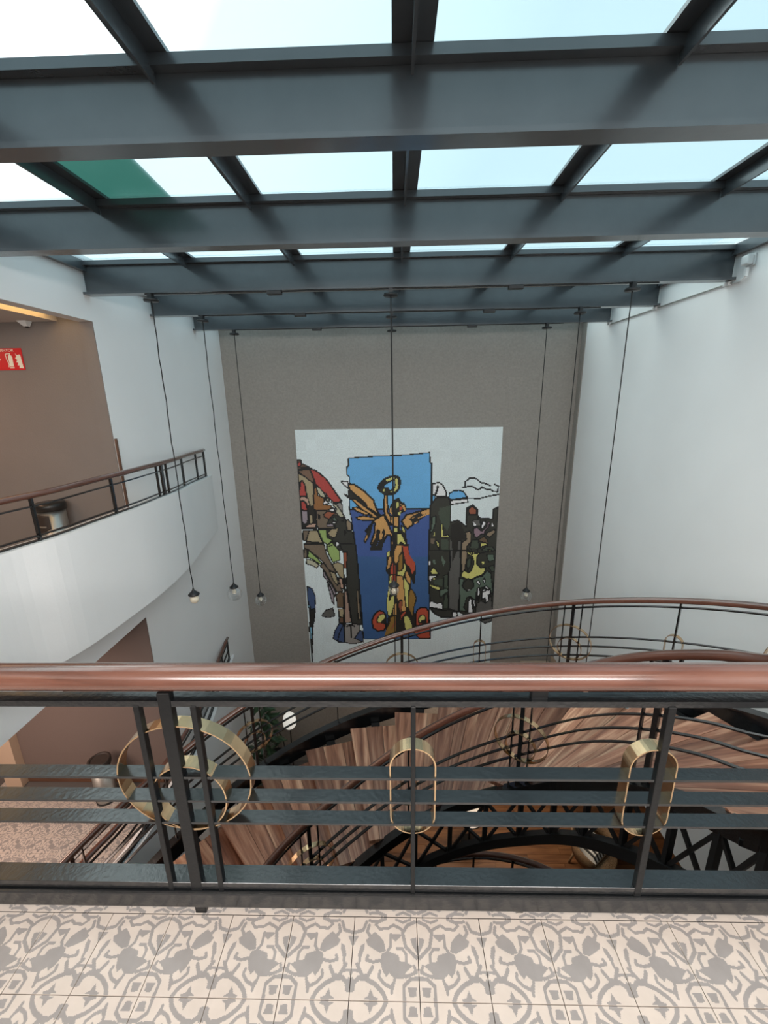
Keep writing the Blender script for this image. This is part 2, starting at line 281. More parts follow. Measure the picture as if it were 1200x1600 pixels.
MCOLS=['blk', 'blu', 'blu2', 'blu3', 'brn', 'brn2', 'brn3', 'brn4', 'crm', 'cya', 'dk', 'dk2', 'dk3', 'grn', 'grn2', 'grn3', 'gry', 'gry2', 'lil', 'lil2', 'och', 'org', 'osk', 'pnk', 'pnk2', 'red', 'red2', 'rst', 'sky', 'tan', 'tan2', 'wht', 'yel']
MURAL=[(0,28,1.7,[61.2,33.6,91.8,31.7,127.8,30.7,156.6,28.1,157.1,39.3,159,40.9,159,100.1,60,96.7,61.6,55.7,58.2,52.6,59,43.4,60.9,42.7]),(0,1,1.7,[60.1,95.9,158.6,96.1,157.6,141.1,157.7,219.4,160,273.2,73,273,69.8,210,65.6,140.4,62,107.3]),(0,2,0,[65.8,157.3,157.4,158,157.7,219.4,160,273.2,73,273,69.8,210]),(0,4,1.7,[0.6,35.1,4.8,35.1,5.3,38.9,14.1,43.6,20,47.5,16.9,60.6,18.1,66.1,16.2,97.9,18.8,120,0.6,120.6,0.6,96.9,0.1,58.9]),(0,25,1.7,[0.4,38.1,4.6,37,5.2,40.5,2,42.7,0.5,42.3]),(0,5,1.7,[0.4,42.7,14,44.4,16.8,49,18.6,57.5,17.8,63.8,9.5,55.9,0.8,48.8]),(1,0,3.2,[0.2,46.5,6.3,45.8,13.2,45.2]),(0,29,1.7,[0.3,50.4,9.5,55.9,18.2,63.8,16.2,90.6,12.6,92.2,9.4,81,8,66.8,5.4,59.7,2.3,60.5,0.1,69.8,-0,60.4]),(0,25,1.7,[0.8,71.4,3,61.3,5,59.7,7.4,65.2,8.8,79.4,4.9,78.6,0.6,79.3]),(0,23,1.7,[0.5,80.1,5.7,79,10.2,81.8,12.6,93,10.2,93,7.5,86.6,3.8,84.1,0.6,84.9]),(0,25,1.7,[0.9,85.7,5.3,84.9,8,90.6,8.4,97,1.1,95.7]),(0,18,1.7,[1,96.5,8.4,97.4,9,106.8,6.6,113.3,1.9,113.2]),(0,25,2.3,[14.7,45.9,20.7,47.2,26.6,51.5,33.2,57.7,38.9,66.3,44.6,75.8,51.1,85.4,47.2,87,41,86.9,36.6,82.1,29.2,74.1,20.5,64.6,18.6,57.5]),(0,21,1.7,[19.7,65.3,21.7,70.1,22.8,78,30.3,82,28.4,89.2,37.7,90.9,39.1,93.3,33.5,96.5,20.2,96.7,16.3,95.5,18,74.8]),(0,8,1.7,[21.1,66.5,24.9,68.5,32.1,78.1,31.9,81.2,25.8,79.6,22.3,74]),(0,18,1.7,[29.2,74.1,32.2,76.1,35.1,80.5,32.8,80.4]),(0,8,1.7,[31.1,82.8,35,81.3,36.4,85.3,33.3,85.2]),(0,31,1.7,[28.5,86.8,31.8,84,35.8,88.4,28.4,89.6]),(0,31,1.7,[37.9,86.9,39.5,84.5,41.3,87.7]),(0,6,1.7,[16.2,97.5,39,96.5,43.5,99,52.7,103.1,54.9,108,46.5,120.2,20.4,120,19.2,113.4,17.3,106]),(0,10,1.7,[8.8,90.6,15,92.2,17.7,98.7,19.2,113.4,17.3,119.1,1.4,119.8,1.8,114.1,7.4,113.3,9.6,102.7]),(0,29,1.7,[10.9,101.9,14.3,102.7,15.3,112.5,9.7,114.5]),(0,23,1.7,[2.4,117.4,9.7,114.5,18.5,112.6,17.7,119.1,10.2,119.1]),(0,31,1.7,[17.3,98.7,18.9,98.7,18.8,106.8,17.3,106]),(0,31,1.7,[21.4,102,23,102.8,22.7,108.5,21.2,106.9]),(0,27,1.7,[27.7,102.1,32.6,98.1,43.5,99.8,38.6,103.8,34.5,107.8,29.1,105.3]),(0,31,1.7,[35.1,96.1,39.9,93.7,42.2,94.9,42,99,35.8,97.7]),(0,8,1.7,[40.5,88.5,44,89.3,51.3,99.9,53.4,106.4,47.9,105.5,42.8,99,44.5,95,40.8,91.7]),(0,16,1.7,[44,88.5,49.5,87,51.7,91,51.4,99,48.4,95.8]),(0,11,1.7,[34.5,107.8,38.6,103.8,44.9,103.8,51,106.3,54.9,108.8,55.9,122,62.9,124.5,66.1,148.8,36.5,148.6,37.9,136,30.9,131.7,30.6,121.7,42.6,118.5,31.8,114.3]),(0,14,1.7,[36.9,107,41.7,105.4,45.4,110.4,40.7,110.3]),(0,31,1.7,[38.3,111.1,42.9,112,42.9,113.6,38.9,113.6]),(0,18,1.7,[31.4,114.7,36.6,113.6,42.7,116.5,36.4,117.7,31.7,117.2]),(0,29,1.7,[32,125.1,36.2,121,45.8,119.4,42.1,130.1,39.6,132.2,34.2,130.1]),(0,30,1.7,[54.8,111.3,58,108.9,61.8,113.8,62.2,122.8,56.7,123.2]),(0,30,1.7,[53.1,122.8,55,125.3,52.9,128.6]),(0,31,1.7,[50.1,110.4,52.5,108.8,52,111.2]),(0,6,1.7,[1.3,122.3,9.2,122.4,4.4,135.7,0.8,134.8]),(0,29,1.7,[9.2,122.4,19.1,122,25,138.4,15.4,137.9,4.7,136.1]),(0,13,1.7,[20.3,121.6,30.3,121.3,30.9,131.7,37.9,135.1,31.2,140.9,25.8,137.5]),(0,6,1.7,[1.7,139.9,5.9,137.4,24.9,139.2,28.4,148.5,1.1,148.3]),(0,13,1.7,[29.6,142.6,37.8,136.8,39,145.2,45.3,148.7,29.2,148.5]),(0,31,1.7,[41,137.7,44.2,136.8,46.4,141.9,41.5,144]),(0,11,2.1,[45.6,140.2,65.6,140.4,67.7,167,69.5,205.5,71.3,251.3,69.1,252.5,57.7,250.1,54.7,216.7,52.4,196.5,54.4,172.3,50.2,150.8]),(0,6,1.7,[1.7,139.9,26.7,140.1,29,153.9,32.6,161.4,39.9,178.8,31.9,176.5,24.4,163.5,14.8,154.8,7.2,147.3,1.3,145.1]),(0,6,1.7,[1,147.3,5.2,147.8,5.1,158,0.5,158.5]),(0,13,1.7,[6.2,148.4,13.8,154.8,22.8,165.6,19.2,166.7,12.4,161.2,5.6,157.4]),(0,8,1.7,[3.4,160.1,11.4,161.8,19.1,168.3,15.8,172.1,8,167.7,3,166.6]),(0,13,1.7,[29.5,144.3,38.6,141.2,45.3,148.7,45.7,161.5,36.5,164.6,32,153.9]),(0,27,1.7,[50.2,150.8,55.2,150.9,53.4,172.3,50.8,172.3]),(0,29,1.7,[35.4,166.8,42.6,164.7,50,168,49.1,188.7,43.8,183.2,39.1,174.4]),(0,6,1.7,[24.3,165.6,31.9,175.5,38.9,178.8,43.4,190.9,47,204.3,39.7,205.4,33.2,191.9,25.8,176.5,20.1,168.9]),(0,18,1.7,[23.8,175.4,27.5,183.1,33,194.2,38.6,206.5,36.8,212.1,30.1,191.9,23.4,183.1]),(0,18,1.7,[28,191.9,31.8,198.6,35.4,209.8,35.8,223.4,32.9,218.9]),(0,23,1.7,[42.7,185.4,47.7,187.6,48.6,200.9,45.1,200.9]),(0,29,1.7,[31.9,176.5,38.9,179.3,42.3,194.2,41.1,196.4,35.4,188.6]),(0,18,1.7,[50,181,52.4,196.5,49.8,197.6]),(0,7,1.7,[38.5,209.8,42.8,205.4,48.4,206.5,47.5,228.1,39.8,226.9]),(0,24,1.7,[50.1,198.7,53,207.7,56.7,248.9,48,250.1]),(0,29,1.7,[40.7,229.2,47.5,229.8,46.8,246.5,41.2,241.9]),(0,30,1.7,[65.5,203.3,67.1,202.1,69.4,244.3,66.2,245.4,65.1,216.7]),(0,10,1.7,[2,197.3,2.2,218.7,3.6,231.3,1.6,254.6,1.7,308.9,4.4,274.8,5.5,257,9.4,239.4,3.2,237.1]),(0,3,1.7,[2,197.3,8,200.7,11.5,210.8,10.5,227.9,4.1,230.2,1.4,216.4]),(0,10,1.7,[3.6,231.3,10.5,229,8.5,245.2,5.2,255.8,1.6,254.6]),(0,9,1.7,[1,255.8,4.9,255.8,3.6,273.6,1.5,273.6]),(0,9,1.7,[1.2,218.7,4.4,226.7,3.7,229.6,1.7,226.7]),(0,17,1.7,[18.9,238.3,23.9,231.4,33.5,228,35.6,239.5,27.6,241.6,20.3,240.6]),(0,4,1.7,[41.3,240.7,47,241.9,46.7,249.5,40.9,250]),(0,3,1.7,[31.9,272.5,34.5,261.8,40.8,250.6,47.1,251.2,46.5,278.5,38.6,277.9]),(1,0,1.6,[46,252.4,40.2,265.3,37.5,277.3]),(0,16,1.7,[48,251.2,67.1,251.9,67.8,260.7,60.1,272.5,71.6,277.3,60.9,280.3,53.4,280.3,46.9,277.9]),(1,0,2.1,[55.5,252.4,55.9,271.3]),(1,0,2.1,[51.2,254.8,56,251.8,60.7,254.8]),(0,3,1.7,[60.1,272.5,67.8,260.7,71,261.9,71.6,277.9]),(0,31,1.7,[51.1,61,59.3,61.6,59.5,69.4,55,66.3]),(0,10,2.1,[54.6,77.3,59.7,78.9,59.9,72.6,67,75.8,79,87.6,88.1,94.1,99.3,104.9,93,107,78.8,94,68.7,85.3,61.6,83.1]),(0,22,2.7,[60.2,64.2,67.3,65.4,79.4,73.9,89.4,84.5,92.3,94.1,96.2,103.8,89.1,98.3,81.9,94,79,87.6,66.9,76.9,60.5,70.5]),(0,22,2.1,[62.6,82.6,67.8,83.2,77.8,91.8,93.1,103.8,94.1,108.1,81.7,102.6,71.6,92.8]),(0,22,2.1,[63.8,93.8,68.5,93.3,78.7,98.2,86.9,103.7,78.6,102.6,68.3,98.1]),(0,22,2.1,[68,106.2,76.4,104.2,90.9,107,91.9,109.7,80.4,110.2,70,109]),(0,22,2.5,[90.9,109.2,101.4,102.8,105.5,111.5,111.5,126.9,113.5,145.8,110.3,144.7,109.4,129.1,105.2,129,100.9,137.9,99.9,133.4,101.1,122.4,97.7,135.6,94.6,135.6,95.8,123.4,93.8,122.3,91.4,133.3,85.9,143.4,84.9,140,89.5,126.7,90.8,113.5,88.7,112.4,80,125.5,79,123.3,87.7,112.4]),(0,10,0,[88.7,113.5,80,126.6,75.5,137.7,78.6,139.9,85.2,127.7]),(0,22,0,[77.6,135.4,80.5,128.8,80.9,132.1,78.2,136]),(0,10,0,[83.7,149,84.9,143.3,88.1,140,91.4,133.3,93.8,122.8,96.9,122.9,95.1,135.6,90,149]),(0,10,0,[90,149,95.6,135.6,100.1,122.4,103.2,123.5,102,133.4,98.6,149.1]),(0,22,0,[95.6,135,98.9,126.8,100.5,126.8,98.3,135.1]),(0,22,0,[113.8,111.6,119.9,126.9,119.8,149.2,111.3,146.9]),(0,22,2.3,[102.9,77.3,105.9,77.8,106.7,94.2,105.6,98.5,109.7,105,113.9,106.1,113.8,115.9,109.6,115.9,103.5,103.9,101.5,96.3]),(0,22,2.1,[115.9,105.1,120.1,105.1,120,119.2,114.8,118.1,109.6,113.7,109.7,105]),(0,10,2.1,[109.9,93.2,114.1,85.8,117.2,83.7,120.2,82.7,122.3,88,126.4,89.1,128.4,94.5,127.4,98.7,122.2,100.8,120.1,105.1,113.9,104,108.7,100.7]),(0,22,0,[121.7,90.1,126.4,91.2,128.9,96.6,127.4,99.3,124.3,93.4]),(0,26,0,[120.7,93.3,123.8,93.3,124.3,96.6,121.2,98.1]),(0,32,0,[116.6,88,119.2,86.9,120.2,92.2,117.6,95.4]),(0,32,0,[119.1,100.3,122.7,98.7,121.7,104.1,119.6,103.5]),(0,22,0,[108.8,96.4,110.9,93.2,111.8,102.9,109.7,101.8]),(0,22,2.7,[123.2,111.6,129.4,103,135.6,102,157.8,95.3,157.9,102.3,149.1,104.3,140.9,110.7,136.7,116.1,130.4,121.5,126.3,117.1]),(0,10,0,[132.5,108.5,137.7,104.2,148,98.9,147,101.6,152.2,105.4,145,110.8,144,114,135.7,116.7,135.7,111.8]),(0,22,0,[135.7,108,138.8,105.8,137.7,108.5]),(0,22,0,[141.4,108.6,157.3,100.1,157.4,102.8,145,107.5]),(0,22,0,[137.7,114,144,111.3,140.9,115.1]),(1,0,7.4,[99,66.8,103.1,62.2,109.2,59.1,114.3,57.6,118.4,58.7,119.2,62.9,118.3,69.1,114.2,74.2,110.1,75.8,103.9,75.2,99.9,72,97.9,69.4,99,66.8]),(1,32,2.3,[106.2,60.4,114.3,57.8]),(1,32,2.9,[117.6,59.7,118.1,67,116.8,71.1]),(1,32,1.7,[111.1,74.7,115.2,73.2]),(0,10,0,[97.9,70.9,102,68.4,107.1,68.9,110.1,73.1,105.9,77.3,99.8,76.2,96.8,74]),(0,32,0,[100.9,72,102.5,71,102.9,73.6,101.4,74.1]),(0,10,0,[111.6,121.4,120,119.2,122.1,122.6,128.3,125.9,130.4,140.3,126.2,147,113.4,146.9,111.4,138]),(0,32,1.6,[113.7,119.2,119,118.7,118.9,125.3,113.7,125.8]),(0,32,1.6,[122.6,116.5,126.3,119.3,128.3,124.8,126.2,127,123.6,122.6]),(0,32,1.7,[117.8,126.9,123.1,127,128.8,140.3,127.2,142.6,122,138,119.8,142.5,117.2,141.4]),(0,22,0,[113,142.4,117.7,142.5,121.9,143.6,122.4,149.3,113.4,149.2]),(0,25,1.7,[124.1,144.8,130.4,143.7,131.5,149.3,124.6,149.3]),(0,10,0,[109.3,140.7,133.1,140.9,131.5,144.3,133,156.1,140.3,166.5,141.1,175.1,139.5,194.3,137.9,195.2,135.5,189,134.7,199.6,141.2,209.5,142.1,217.6,138.8,228.4,139.7,238.5,144.7,254.3,143.1,260.9,99.3,270.2,102,260.8,104.8,240.3,102.8,228.3,103.5,214.7,106.1,199.5,106.4,181.8,103.2,177.4,104.4,152.5,106.8,149.1,109.2,150.9]),(0,26,0,[124.3,143.4,130.7,144.3,132.3,154.4,140.3,167.3,140.3,174.2,137.9,178.5,136.3,181.1,133,170.7,129,168.1,126.7,157.8]),(0,32,0,[105.2,151.7,108,150,107.9,156.4,105.1,156.8]),(0,22,0,[107.5,157.7,110.3,157.7,110.2,162.8,107.3,172.3,104.8,174,106.2,163.6]),(0,22,0,[114.8,149.2,117.2,143.3,122.7,142.5,123.1,150.1,119.5,156,118.2,164.6,116.2,166.3,114.6,164.6,112.3,157.7]),(0,20,0,[120.3,156.9,123.5,153.5,124.2,164.6,123.4,174.1,121,176.7,118.5,174.9]),(0,26,0,[109.7,172.3,112.2,165.4,115.4,170.6,115.3,181,108.8,181]),(0,32,0,[117.7,178.4,123.4,176.7,125.8,173.3,126.2,166.4,128.2,169.8,128.2,175,125.8,180.2,125,183.7,120.9,182.4,117.7,181.9]),(0,26,0,[111.2,183.6,115.3,181.9,115.2,192.4,110.2,196.8]),(0,32,0,[108.4,183.6,110.8,182.7,108.6,199.5,106.1,200.3]),(0,22,0,[116.9,183.6,124.1,184.6,124.9,192.5,126.5,217.5,128.1,232.1,123.1,233,124,217.5,121.5,215.7,118.2,218.4,116.7,210.2]),(0,22,0,[127.4,181.1,129.8,177.6,133.9,187.3,133.9,194.3,129.8,189.9]),(0,32,0,[125.8,186.3,132.2,196.9,130.6,210.3,130.6,226.6,128.9,226.6,126.5,201.4]),(0,20,0,[133.9,202.3,137.1,204.1,140.8,214.9,138,228.4,136.4,239.4,132.2,228.4,132.2,213]),(0,32,0,[103.8,219.2,106.1,200.3,107.7,201.2,107.6,214.7,114.2,209.3,112.4,224.7,108.1,239.3,105.6,238.4,103.7,228.3]),(0,10,0,[106.8,209.3,110.1,209.3,108.4,217.4,105.9,219.2,105.5,215.6]),(0,27,0,[119.9,219.3,123.2,218.4,123.5,226.6,121.4,233.9,119,226.5]),(0,22,0,[113.2,224.7,115.7,222,115.6,238.4,111.4,238.4]),(0,20,0,[108.1,242.1,114.8,239.4,115.5,251.4,115.4,261.8,99.3,269.3,102.8,258.9,107.1,251.4]),(0,27,0,[109.6,255.2,114.7,246.8,115.1,252.4,107.8,260.8]),(0,26,0,[122.2,238.5,126.4,233.9,128.9,234.8,124.7,239.4,121.4,244.9]),(0,32,0,[125.5,242.2,128.9,239.4,132.2,242.2,136.4,255.2,136.4,260.9,128,260.9,126.4,249.6]),(0,26,2.5,[83.8,246.7,86.4,239.3,89.9,234.7,94.1,231.9,99,233.8,102.3,238.4,102,256.1,98.6,261.2,91,261.7,85.2,257]),(0,10,0,[89.7,243.9,94,237.4,99,236.1,102.3,239.3,103,245.8,100.4,252.3,96.2,250.4,90.4,250.4]),(0,32,0,[91.3,245.8,93.9,239.3,99,237,101.4,240.2,98.9,244.9,94.6,249.5,91.7,249]),(0,26,2.5,[140.5,239.5,143,231.2,147.1,228,154.5,228.5,158.3,234,158,250.6,141.4,254.3]),(0,10,0,[143.8,243.2,146.3,238.6,151.3,237.7,154.6,242.3,154.7,250.6,144.7,251.5]),(0,32,0,[145.1,244.1,149.6,238.6,153.4,242.3,153,245.1,148.8,246,146.4,249.2]),(0,26,2.1,[138.1,263.7,160.2,254.4,160.4,272.3,146.5,273.2]),(0,2,0,[74.1,263.5,98.5,269.3,95.9,272.1,73.8,273]),(0,31,2.1,[159.7,65.4,168,63.9,172.6,67.1,177.4,76.5,176.7,80.4,166,81.1,159.9,77.9]),(0,28,1.7,[159.9,79.5,163.7,79.5,163.8,88.2,160.8,88.2]),(1,0,2.6,[166.6,68.6,165.9,73.2,163.7,78.7]),(1,0,1.9,[196.3,70.5,198.9,68.9,198.7,63.5,204.2,59,209.4,58.6,213.3,60.6,216.5,64.1,222.6,65.7,228.7,68.1]),(1,0,1.9,[196.3,70.5,204.5,68.6,209.1,69.8,214.6,73.4,219,70.3,225.2,73.1,229.7,73.2,232.9,75.5,238.2,75.6,238.6,69.4,234,67]),(0,28,2.1,[180.5,77.3,185.7,74.2,191.8,73.5,197.2,75.2,202,81.9,195.9,83.4,180.7,85.2]),(0,31,1.9,[181.8,86,196,84.6,202,83.8,203,88.2,192.3,89.7,182.3,91.2]),(1,0,1.9,[202.8,83.5,218.1,83.6,228.6,81,239.1,79.1]),(0,12,2.1,[158.1,92.1,164.5,82.7,179.1,82,181.9,89.2,182.5,113.3,191.4,110.9,196.1,114.2,202.5,119.2,202.1,108.6,201.7,95.7,208.8,91.8,214.8,97.5,216,107.9,222.2,108.8,233.9,109.7,234,97.7,239.2,94.5,244.4,175.8,156.4,175.2,157.1,132.8]),(0,15,0,[169.4,95.4,181.6,92.3,182.2,116.5,179.3,124.7,171.3,114,167.9,101.8]),(0,14,1.6,[159.9,106.6,164.9,105,165,113.9,161.3,124.5,158.2,127.8,160,114.7]),(0,32,1.6,[171.3,115.6,173.6,115.2,174.7,130.4,180.2,129.7,182.2,131.8,178.7,133,171.6,132.5]),(0,32,1.6,[165.8,136.6,169.8,140.4,169.9,148.8,165.9,141.2]),(0,32,0,[162.2,131.2,164,124.6,164.5,128.7,162.9,131.6]),(0,6,0,[159,133.6,163.8,133.7,163.1,141.2,159.1,140.3]),(0,15,0,[171.7,135.4,180.3,134.6,182.4,158.2,177,166.7,172.7,149.7]),(0,14,0,[172.9,158.1,176.1,160.7,177.1,168.4,175.1,171]),(0,15,0,[161.8,161.5,165,162.3,165.9,168.4,162.7,168.3]),(0,31,0,[156.9,164.9,158.5,164,158.7,169.2,157.1,169.2]),(0,17,0,[183.1,136.3,190.5,136.4,192.5,149.8,186.6,165.1,187.7,175.4,183.2,175.4]),(0,17,1.6,[192.1,137.2,196.9,137.3,196.9,175.5,187.7,175.4,187.3,162.5,192.6,152.3]),(0,17,0,[183.1,137.2,186,142.2,185.8,165.1,187.7,175.4,183.2,175.4]),(0,10,0,[183.8,116.6,191.4,112.6,196.2,116.7,199.6,124.9,202.3,135.7,192.1,137.2,193.3,150.7,186.6,165.9,185.1,139.7,182.6,133]),(0,27,2.1,[204,96.6,208.9,93.4,214.1,98.3,214.3,103.9,205.1,104.2]),(0,30,1.9,[201.2,126.5,206.6,124.9,208.7,128.3,208.7,138.2,203.4,145.7,204.6,156.7,202.6,166.9,201.3,175.5,197.7,175.5,197.3,139.8,203.1,135.7]),(0,17,1.6,[210,111.1,218.4,109.6,219.6,118.5,211.1,119.3]),(0,31,0,[210.4,112.7,214.5,117.7,211,118]),(0,31,1.9,[219.7,121,221.6,112.8,225.1,112.1,225.7,116.9,221.3,122.6]),(0,19,1.9,[210.8,121.7,215,120.1,221.4,125.1,226.6,120.2,227.9,113.7,230.6,113.7,229.7,119.4,224.6,125.9,225.5,130.1,221.6,128.4,215.6,134.1,212.3,131.6]),(0,30,1.9,[226.6,127.6,236.9,122.8,237.8,126.9,231.1,133,228,131.7]),(0,31,0,[233.3,114.6,235.9,119.5,232.8,119.5]),(0,7,1.6,[218,135.8,224,131.7,228.2,135.9,229.6,140.9,219.6,138.3]),(0,15,1.9,[209.4,136.5,217.2,135.8,219.2,145.8,216.3,151.7,211.6,152.5,207.4,146.6]),(0,32,1.6,[220.1,140.8,226,140,229.7,143,222.3,145,220,147.5]),(0,15,1.6,[221.7,149.2,228.6,145,236.5,146,239.2,152.7,228.1,151.8]),(0,32,1.4,[229.9,148.8,234.7,149.3,233.6,151.4,230.4,150.9]),(0,14,1.6,[229.1,156.9,236.9,153.5,238.9,162,232.7,165.4,228.6,162.8]),(0,15,1.6,[232.2,170.5,239.2,168,239.6,175.7,232.4,175.7]),(0,32,1.9,[203.5,146.5,206.8,150.8,211.6,153.3,216.1,148.3,217.1,152.5,220.3,153.4,216.6,160.2,216.9,167,221.2,173.9,229.1,172.2,227.7,177.4,210.9,175.6,212.9,167,210.2,158.4,205.3,155]),(0,12,0,[209,146.6,213.2,154.2,217.9,152.5,214.5,147.5]),(0,32,0,[222.4,166.2,226.4,166.2,225,169.6]),(0,12,2.1,[156.5,149.5,183,149.7,183.6,175.4,182.2,180.6,184.4,204.3,182,208.8,182.5,230.5,187.5,231.4,188.6,242.4,173.7,241.9,164.5,235.9,158.6,228.5,158.9,217.6,157.4,192.7]),(0,12,2.1,[195.9,158.3,239.5,150.2,239.8,180.1,239.2,198.4,240.1,233.4,216.5,237,203.4,238.8,196.6,233.3,196.1,188.5]),(0,14,0,[173.3,156.4,177.8,165,175.5,171,173,162.4]),(0,14,0,[162.2,162.3,164.6,161.5,165.9,168.4,162.7,168.3]),(0,31,0,[156.9,164,158.6,163.6,158.7,169.2,157.1,169.2]),(0,32,1.7,[159.6,176.9,162,172.6,164.4,173.5,170.1,181.8,160.1,181.7]),(0,31,1.5,[156.9,183,160.5,183.5,168.6,184,161.4,187.4,159.4,192.7,157.3,188.3]),(0,32,0,[163,187.4,165.4,186.6,164.6,189.2,162.6,189]),(0,32,1.7,[158.2,195.3,172.9,199.8,170.5,204.7,158.2,198]),(0,15,0,[163,190.1,175.1,187.5,174.5,198.1,164.7,195.4]),(0,14,1.7,[171.3,203.4,181,200.8,182.8,205.2,175.5,210.5,173.2,214.6,171.9,212.3]),(0,15,1.6,[175.8,184,181.4,181.4,182.3,201.7,176.2,200.7]),(0,15,1.6,[177.2,210.5,182,208.8,182.5,229.5,176.3,229.5]),(0,31,1.7,[158.9,218.1,168.4,222.2,174.9,220.9,176,230.9,170.2,229.5,158.6,227.2]),(0,11,1.9,[161.1,228.5,175.2,232.3,192.4,230.5,195,234.2,188,234.1,188.6,241.9,173.7,241.9,165.3,236.8]),(0,31,1.9,[188,234.1,193.3,234.6,195.1,238.8,191.9,242.4,188.6,241.9]),(0,17,1.9,[183.4,149.7,196.1,149.8,196.7,184.1,196.3,210.6,196.2,234.2,183.3,229.5,181.8,180.6,184.3,171.1]),(0,10,0,[185.8,149.8,192.5,149.8,190.3,154.9,186.6,165.9]),(0,30,1.9,[196.9,149.8,203.6,149.9,205.3,155,204,162.6,202.1,176.4,198.2,178.9]),(0,32,1.9,[197.9,181.5,201.3,177.2,204.6,178.1,206.2,179.9,209.4,178.1,212.3,172.1,213.6,165.3,211,157.6,205.3,155,203.6,149.9,210.1,155,220.3,153.4,216.6,159.3,217,168.7,222,173.9,228.3,172.6,227,179.1,223.2,183.9,217.6,184.7,211.4,189,204.9,188.6,198.4,185]),(0,15,1.9,[204.1,164.3,207.9,159.2,210.3,161,209.8,168.7,206.1,176.4,204.3,171.2]),(0,32,0,[222.4,165.3,226.4,165.3,225,170]),(0,14,1.6,[228.3,156,237,155.2,238.9,162.9,231.9,165.4]),(0,15,1.6,[231.5,172.2,238.5,169.7,239.7,178.3,235.7,178.3]),(0,14,1.9,[213,189.5,217.7,186,224.1,185.2,230.1,177.4,235,180,238.5,202,238.9,210,231.1,198.4,218.3,201.9,218.2,219.7,210.6,212.5,205.8,214.3,203,227.8,206.5,234.2,197.4,232.3,196,186.8,201.7,188.5,200.4,198.2,205.5,205.3,210.3,203.6,214,195.6]),(0,12,1.9,[199.6,198.2,201.8,192.1,207.3,187.7,213.9,193,214.2,199.2,210.3,203.6,203.8,203.5]),(0,31,0,[206.3,204.4,207.8,202.7,210.7,202.9,209.9,204.5]),(0,31,2.3,[208.6,236,207.7,222.4,209.9,214.3,211.9,213.4,213.5,224.2,214.7,233.3,216.5,236.5]),(0,31,1.9,[214.5,217.9,216.1,217,217.6,224.2,216.6,230.1,214.8,225.1]),(0,17,1.6,[219.2,222.4,224.7,218.9,230.6,222.5,236.6,210.8,240.1,232.5,218.1,236.1]),(0,31,1.6,[217.1,192.1,220.3,190,222.9,194.8,221.8,197]),(0,31,1.6,[225.5,190.4,227.4,186.9,228.8,192.2,227.3,194.4]),(0,31,1.9,[219.1,201.9,221,199.2,222.6,206.3,221.5,218.8,220.2,217.9]),(0,31,2.1,[225.1,217.1,225.1,209,225.6,201,230.3,197.5,233.6,201,235.8,204.6,235.7,209.9,233.3,210.8,234.5,218,230.6,221.6,229.4,214.4]),(1,0,2.1,[225.6,202.8,228.8,201.9,233,203.7,235.3,201.9]),(1,0,1.9,[227.9,199.2,230.5,203.7,226.6,206.3]),(0,31,0,[197.2,238.8,200,236.9,201.7,238.8,197.7,242.4]),(0,17,2.1,[224.3,247.2,240.6,242.6,240,247.2,231.1,250.9])]

# ================================================================== STRUCTURE
# gallery floor (plain slab with tiles as parts)
fl = MB()
fl.box((XL, -3.2, -0.45), (1.64, EDGE-0.004, -0.012))
fl.prism([(1.64, -3.2), (XR, -3.2), (XR, 0.42), (2.62, 0.5), (1.64, 1.3)], -0.45, 0.0)
floor = struct(fl.obj('floor', M['grout']))
def raster_tile(n=96):
    g = np.zeros((n, n), np.uint8); yy, xx = np.mgrid[0:n, 0:n]; xx = (xx+.5)/n; yy = (yy+.5)/n
    for k, w, q in TILE:
        P = [(q[i], q[i+1]) for i in range(0, len(q), 2)]
        if k == 0:
            ins = np.zeros((n, n), bool)
            for (x0, y0), (x1, y1) in zip(P, P[1:]+P[:1]):
                if abs(y1-y0) < 1e-9: continue
                ins ^= ((y0 > yy) != (y1 > yy)) & (xx < (x1-x0)*(yy-y0)/(y1-y0)+x0)
            g[ins] = 1
        else:
            for (x0, y0), (x1, y1) in zip(P, P[1:]):
                dx, dy = x1-x0, y1-y0; t = np.clip(((xx-x0)*dx+(yy-y0)*dy)/(dx*dx+dy*dy+1e-9), 0, 1)
                g[np.hypot(xx-x0-t*dx, yy-y0-t*dy) < w*0.60] = 1
    return g
def runs(g):
    """greedy rectangles of equal value"""
    h, w = g.shape; used = np.zeros((h, w), bool); out = []
    for y in range(h):
        x = 0
        while x < w:
            if used[y, x]: x += 1; continue
            v = g[y, x]; x2 = x+1
            while x2 < w and g[y, x2] == v and not used[y, x2]: x2 += 1
            y2 = y+1
            while y2 < h and (g[y2, x:x2] == v).all() and not used[y2, x:x2].any(): y2 += 1
            used[y:y2, x:x2] = True; out.append((x, y, x2, y2, int(v))); x = x2
    return out
TR = runs(raster_tile())
def tile_mesh(fx, fy, n=96, size=0.2, gap=0.0012):
    b = MB(); s0 = size-2*gap
    for x0, y0, x1, y1, v in TR:
        X = [gap+s0*x0/n, gap+s0*x1/n]; Y = [gap+s0*y0/n, gap+s0*y1/n]
        if fx: X = [size-X[1], size-X[0]]
        if fy: Y = [size-Y[1], size-Y[0]]
        b.add([(X[0], Y[0], 0), (X[1], Y[0], 0), (X[1], Y[1], 0), (X[0], Y[1], 0)], [(0, 1, 2, 3)], v)
    g, e = gap, size-gap
    for a, c in (((g, g), (e, g)), ((e, g), (e, e)), ((e, e), (g, e)), ((g, e), (g, g))):
        b.add([(a[0], a[1], -0.012), (c[0], c[1], -0.012), (c[0], c[1], 0), (a[0], a[1], 0)], [(0, 1, 2, 3)], 0)
    return b.mesh('floor_tile', [M['cream'], M['tgrey']])
TM = {(i, j): tile_mesh(i, j) for i in (0, 1) for j in (0, 1)}
X6 = 0.0574
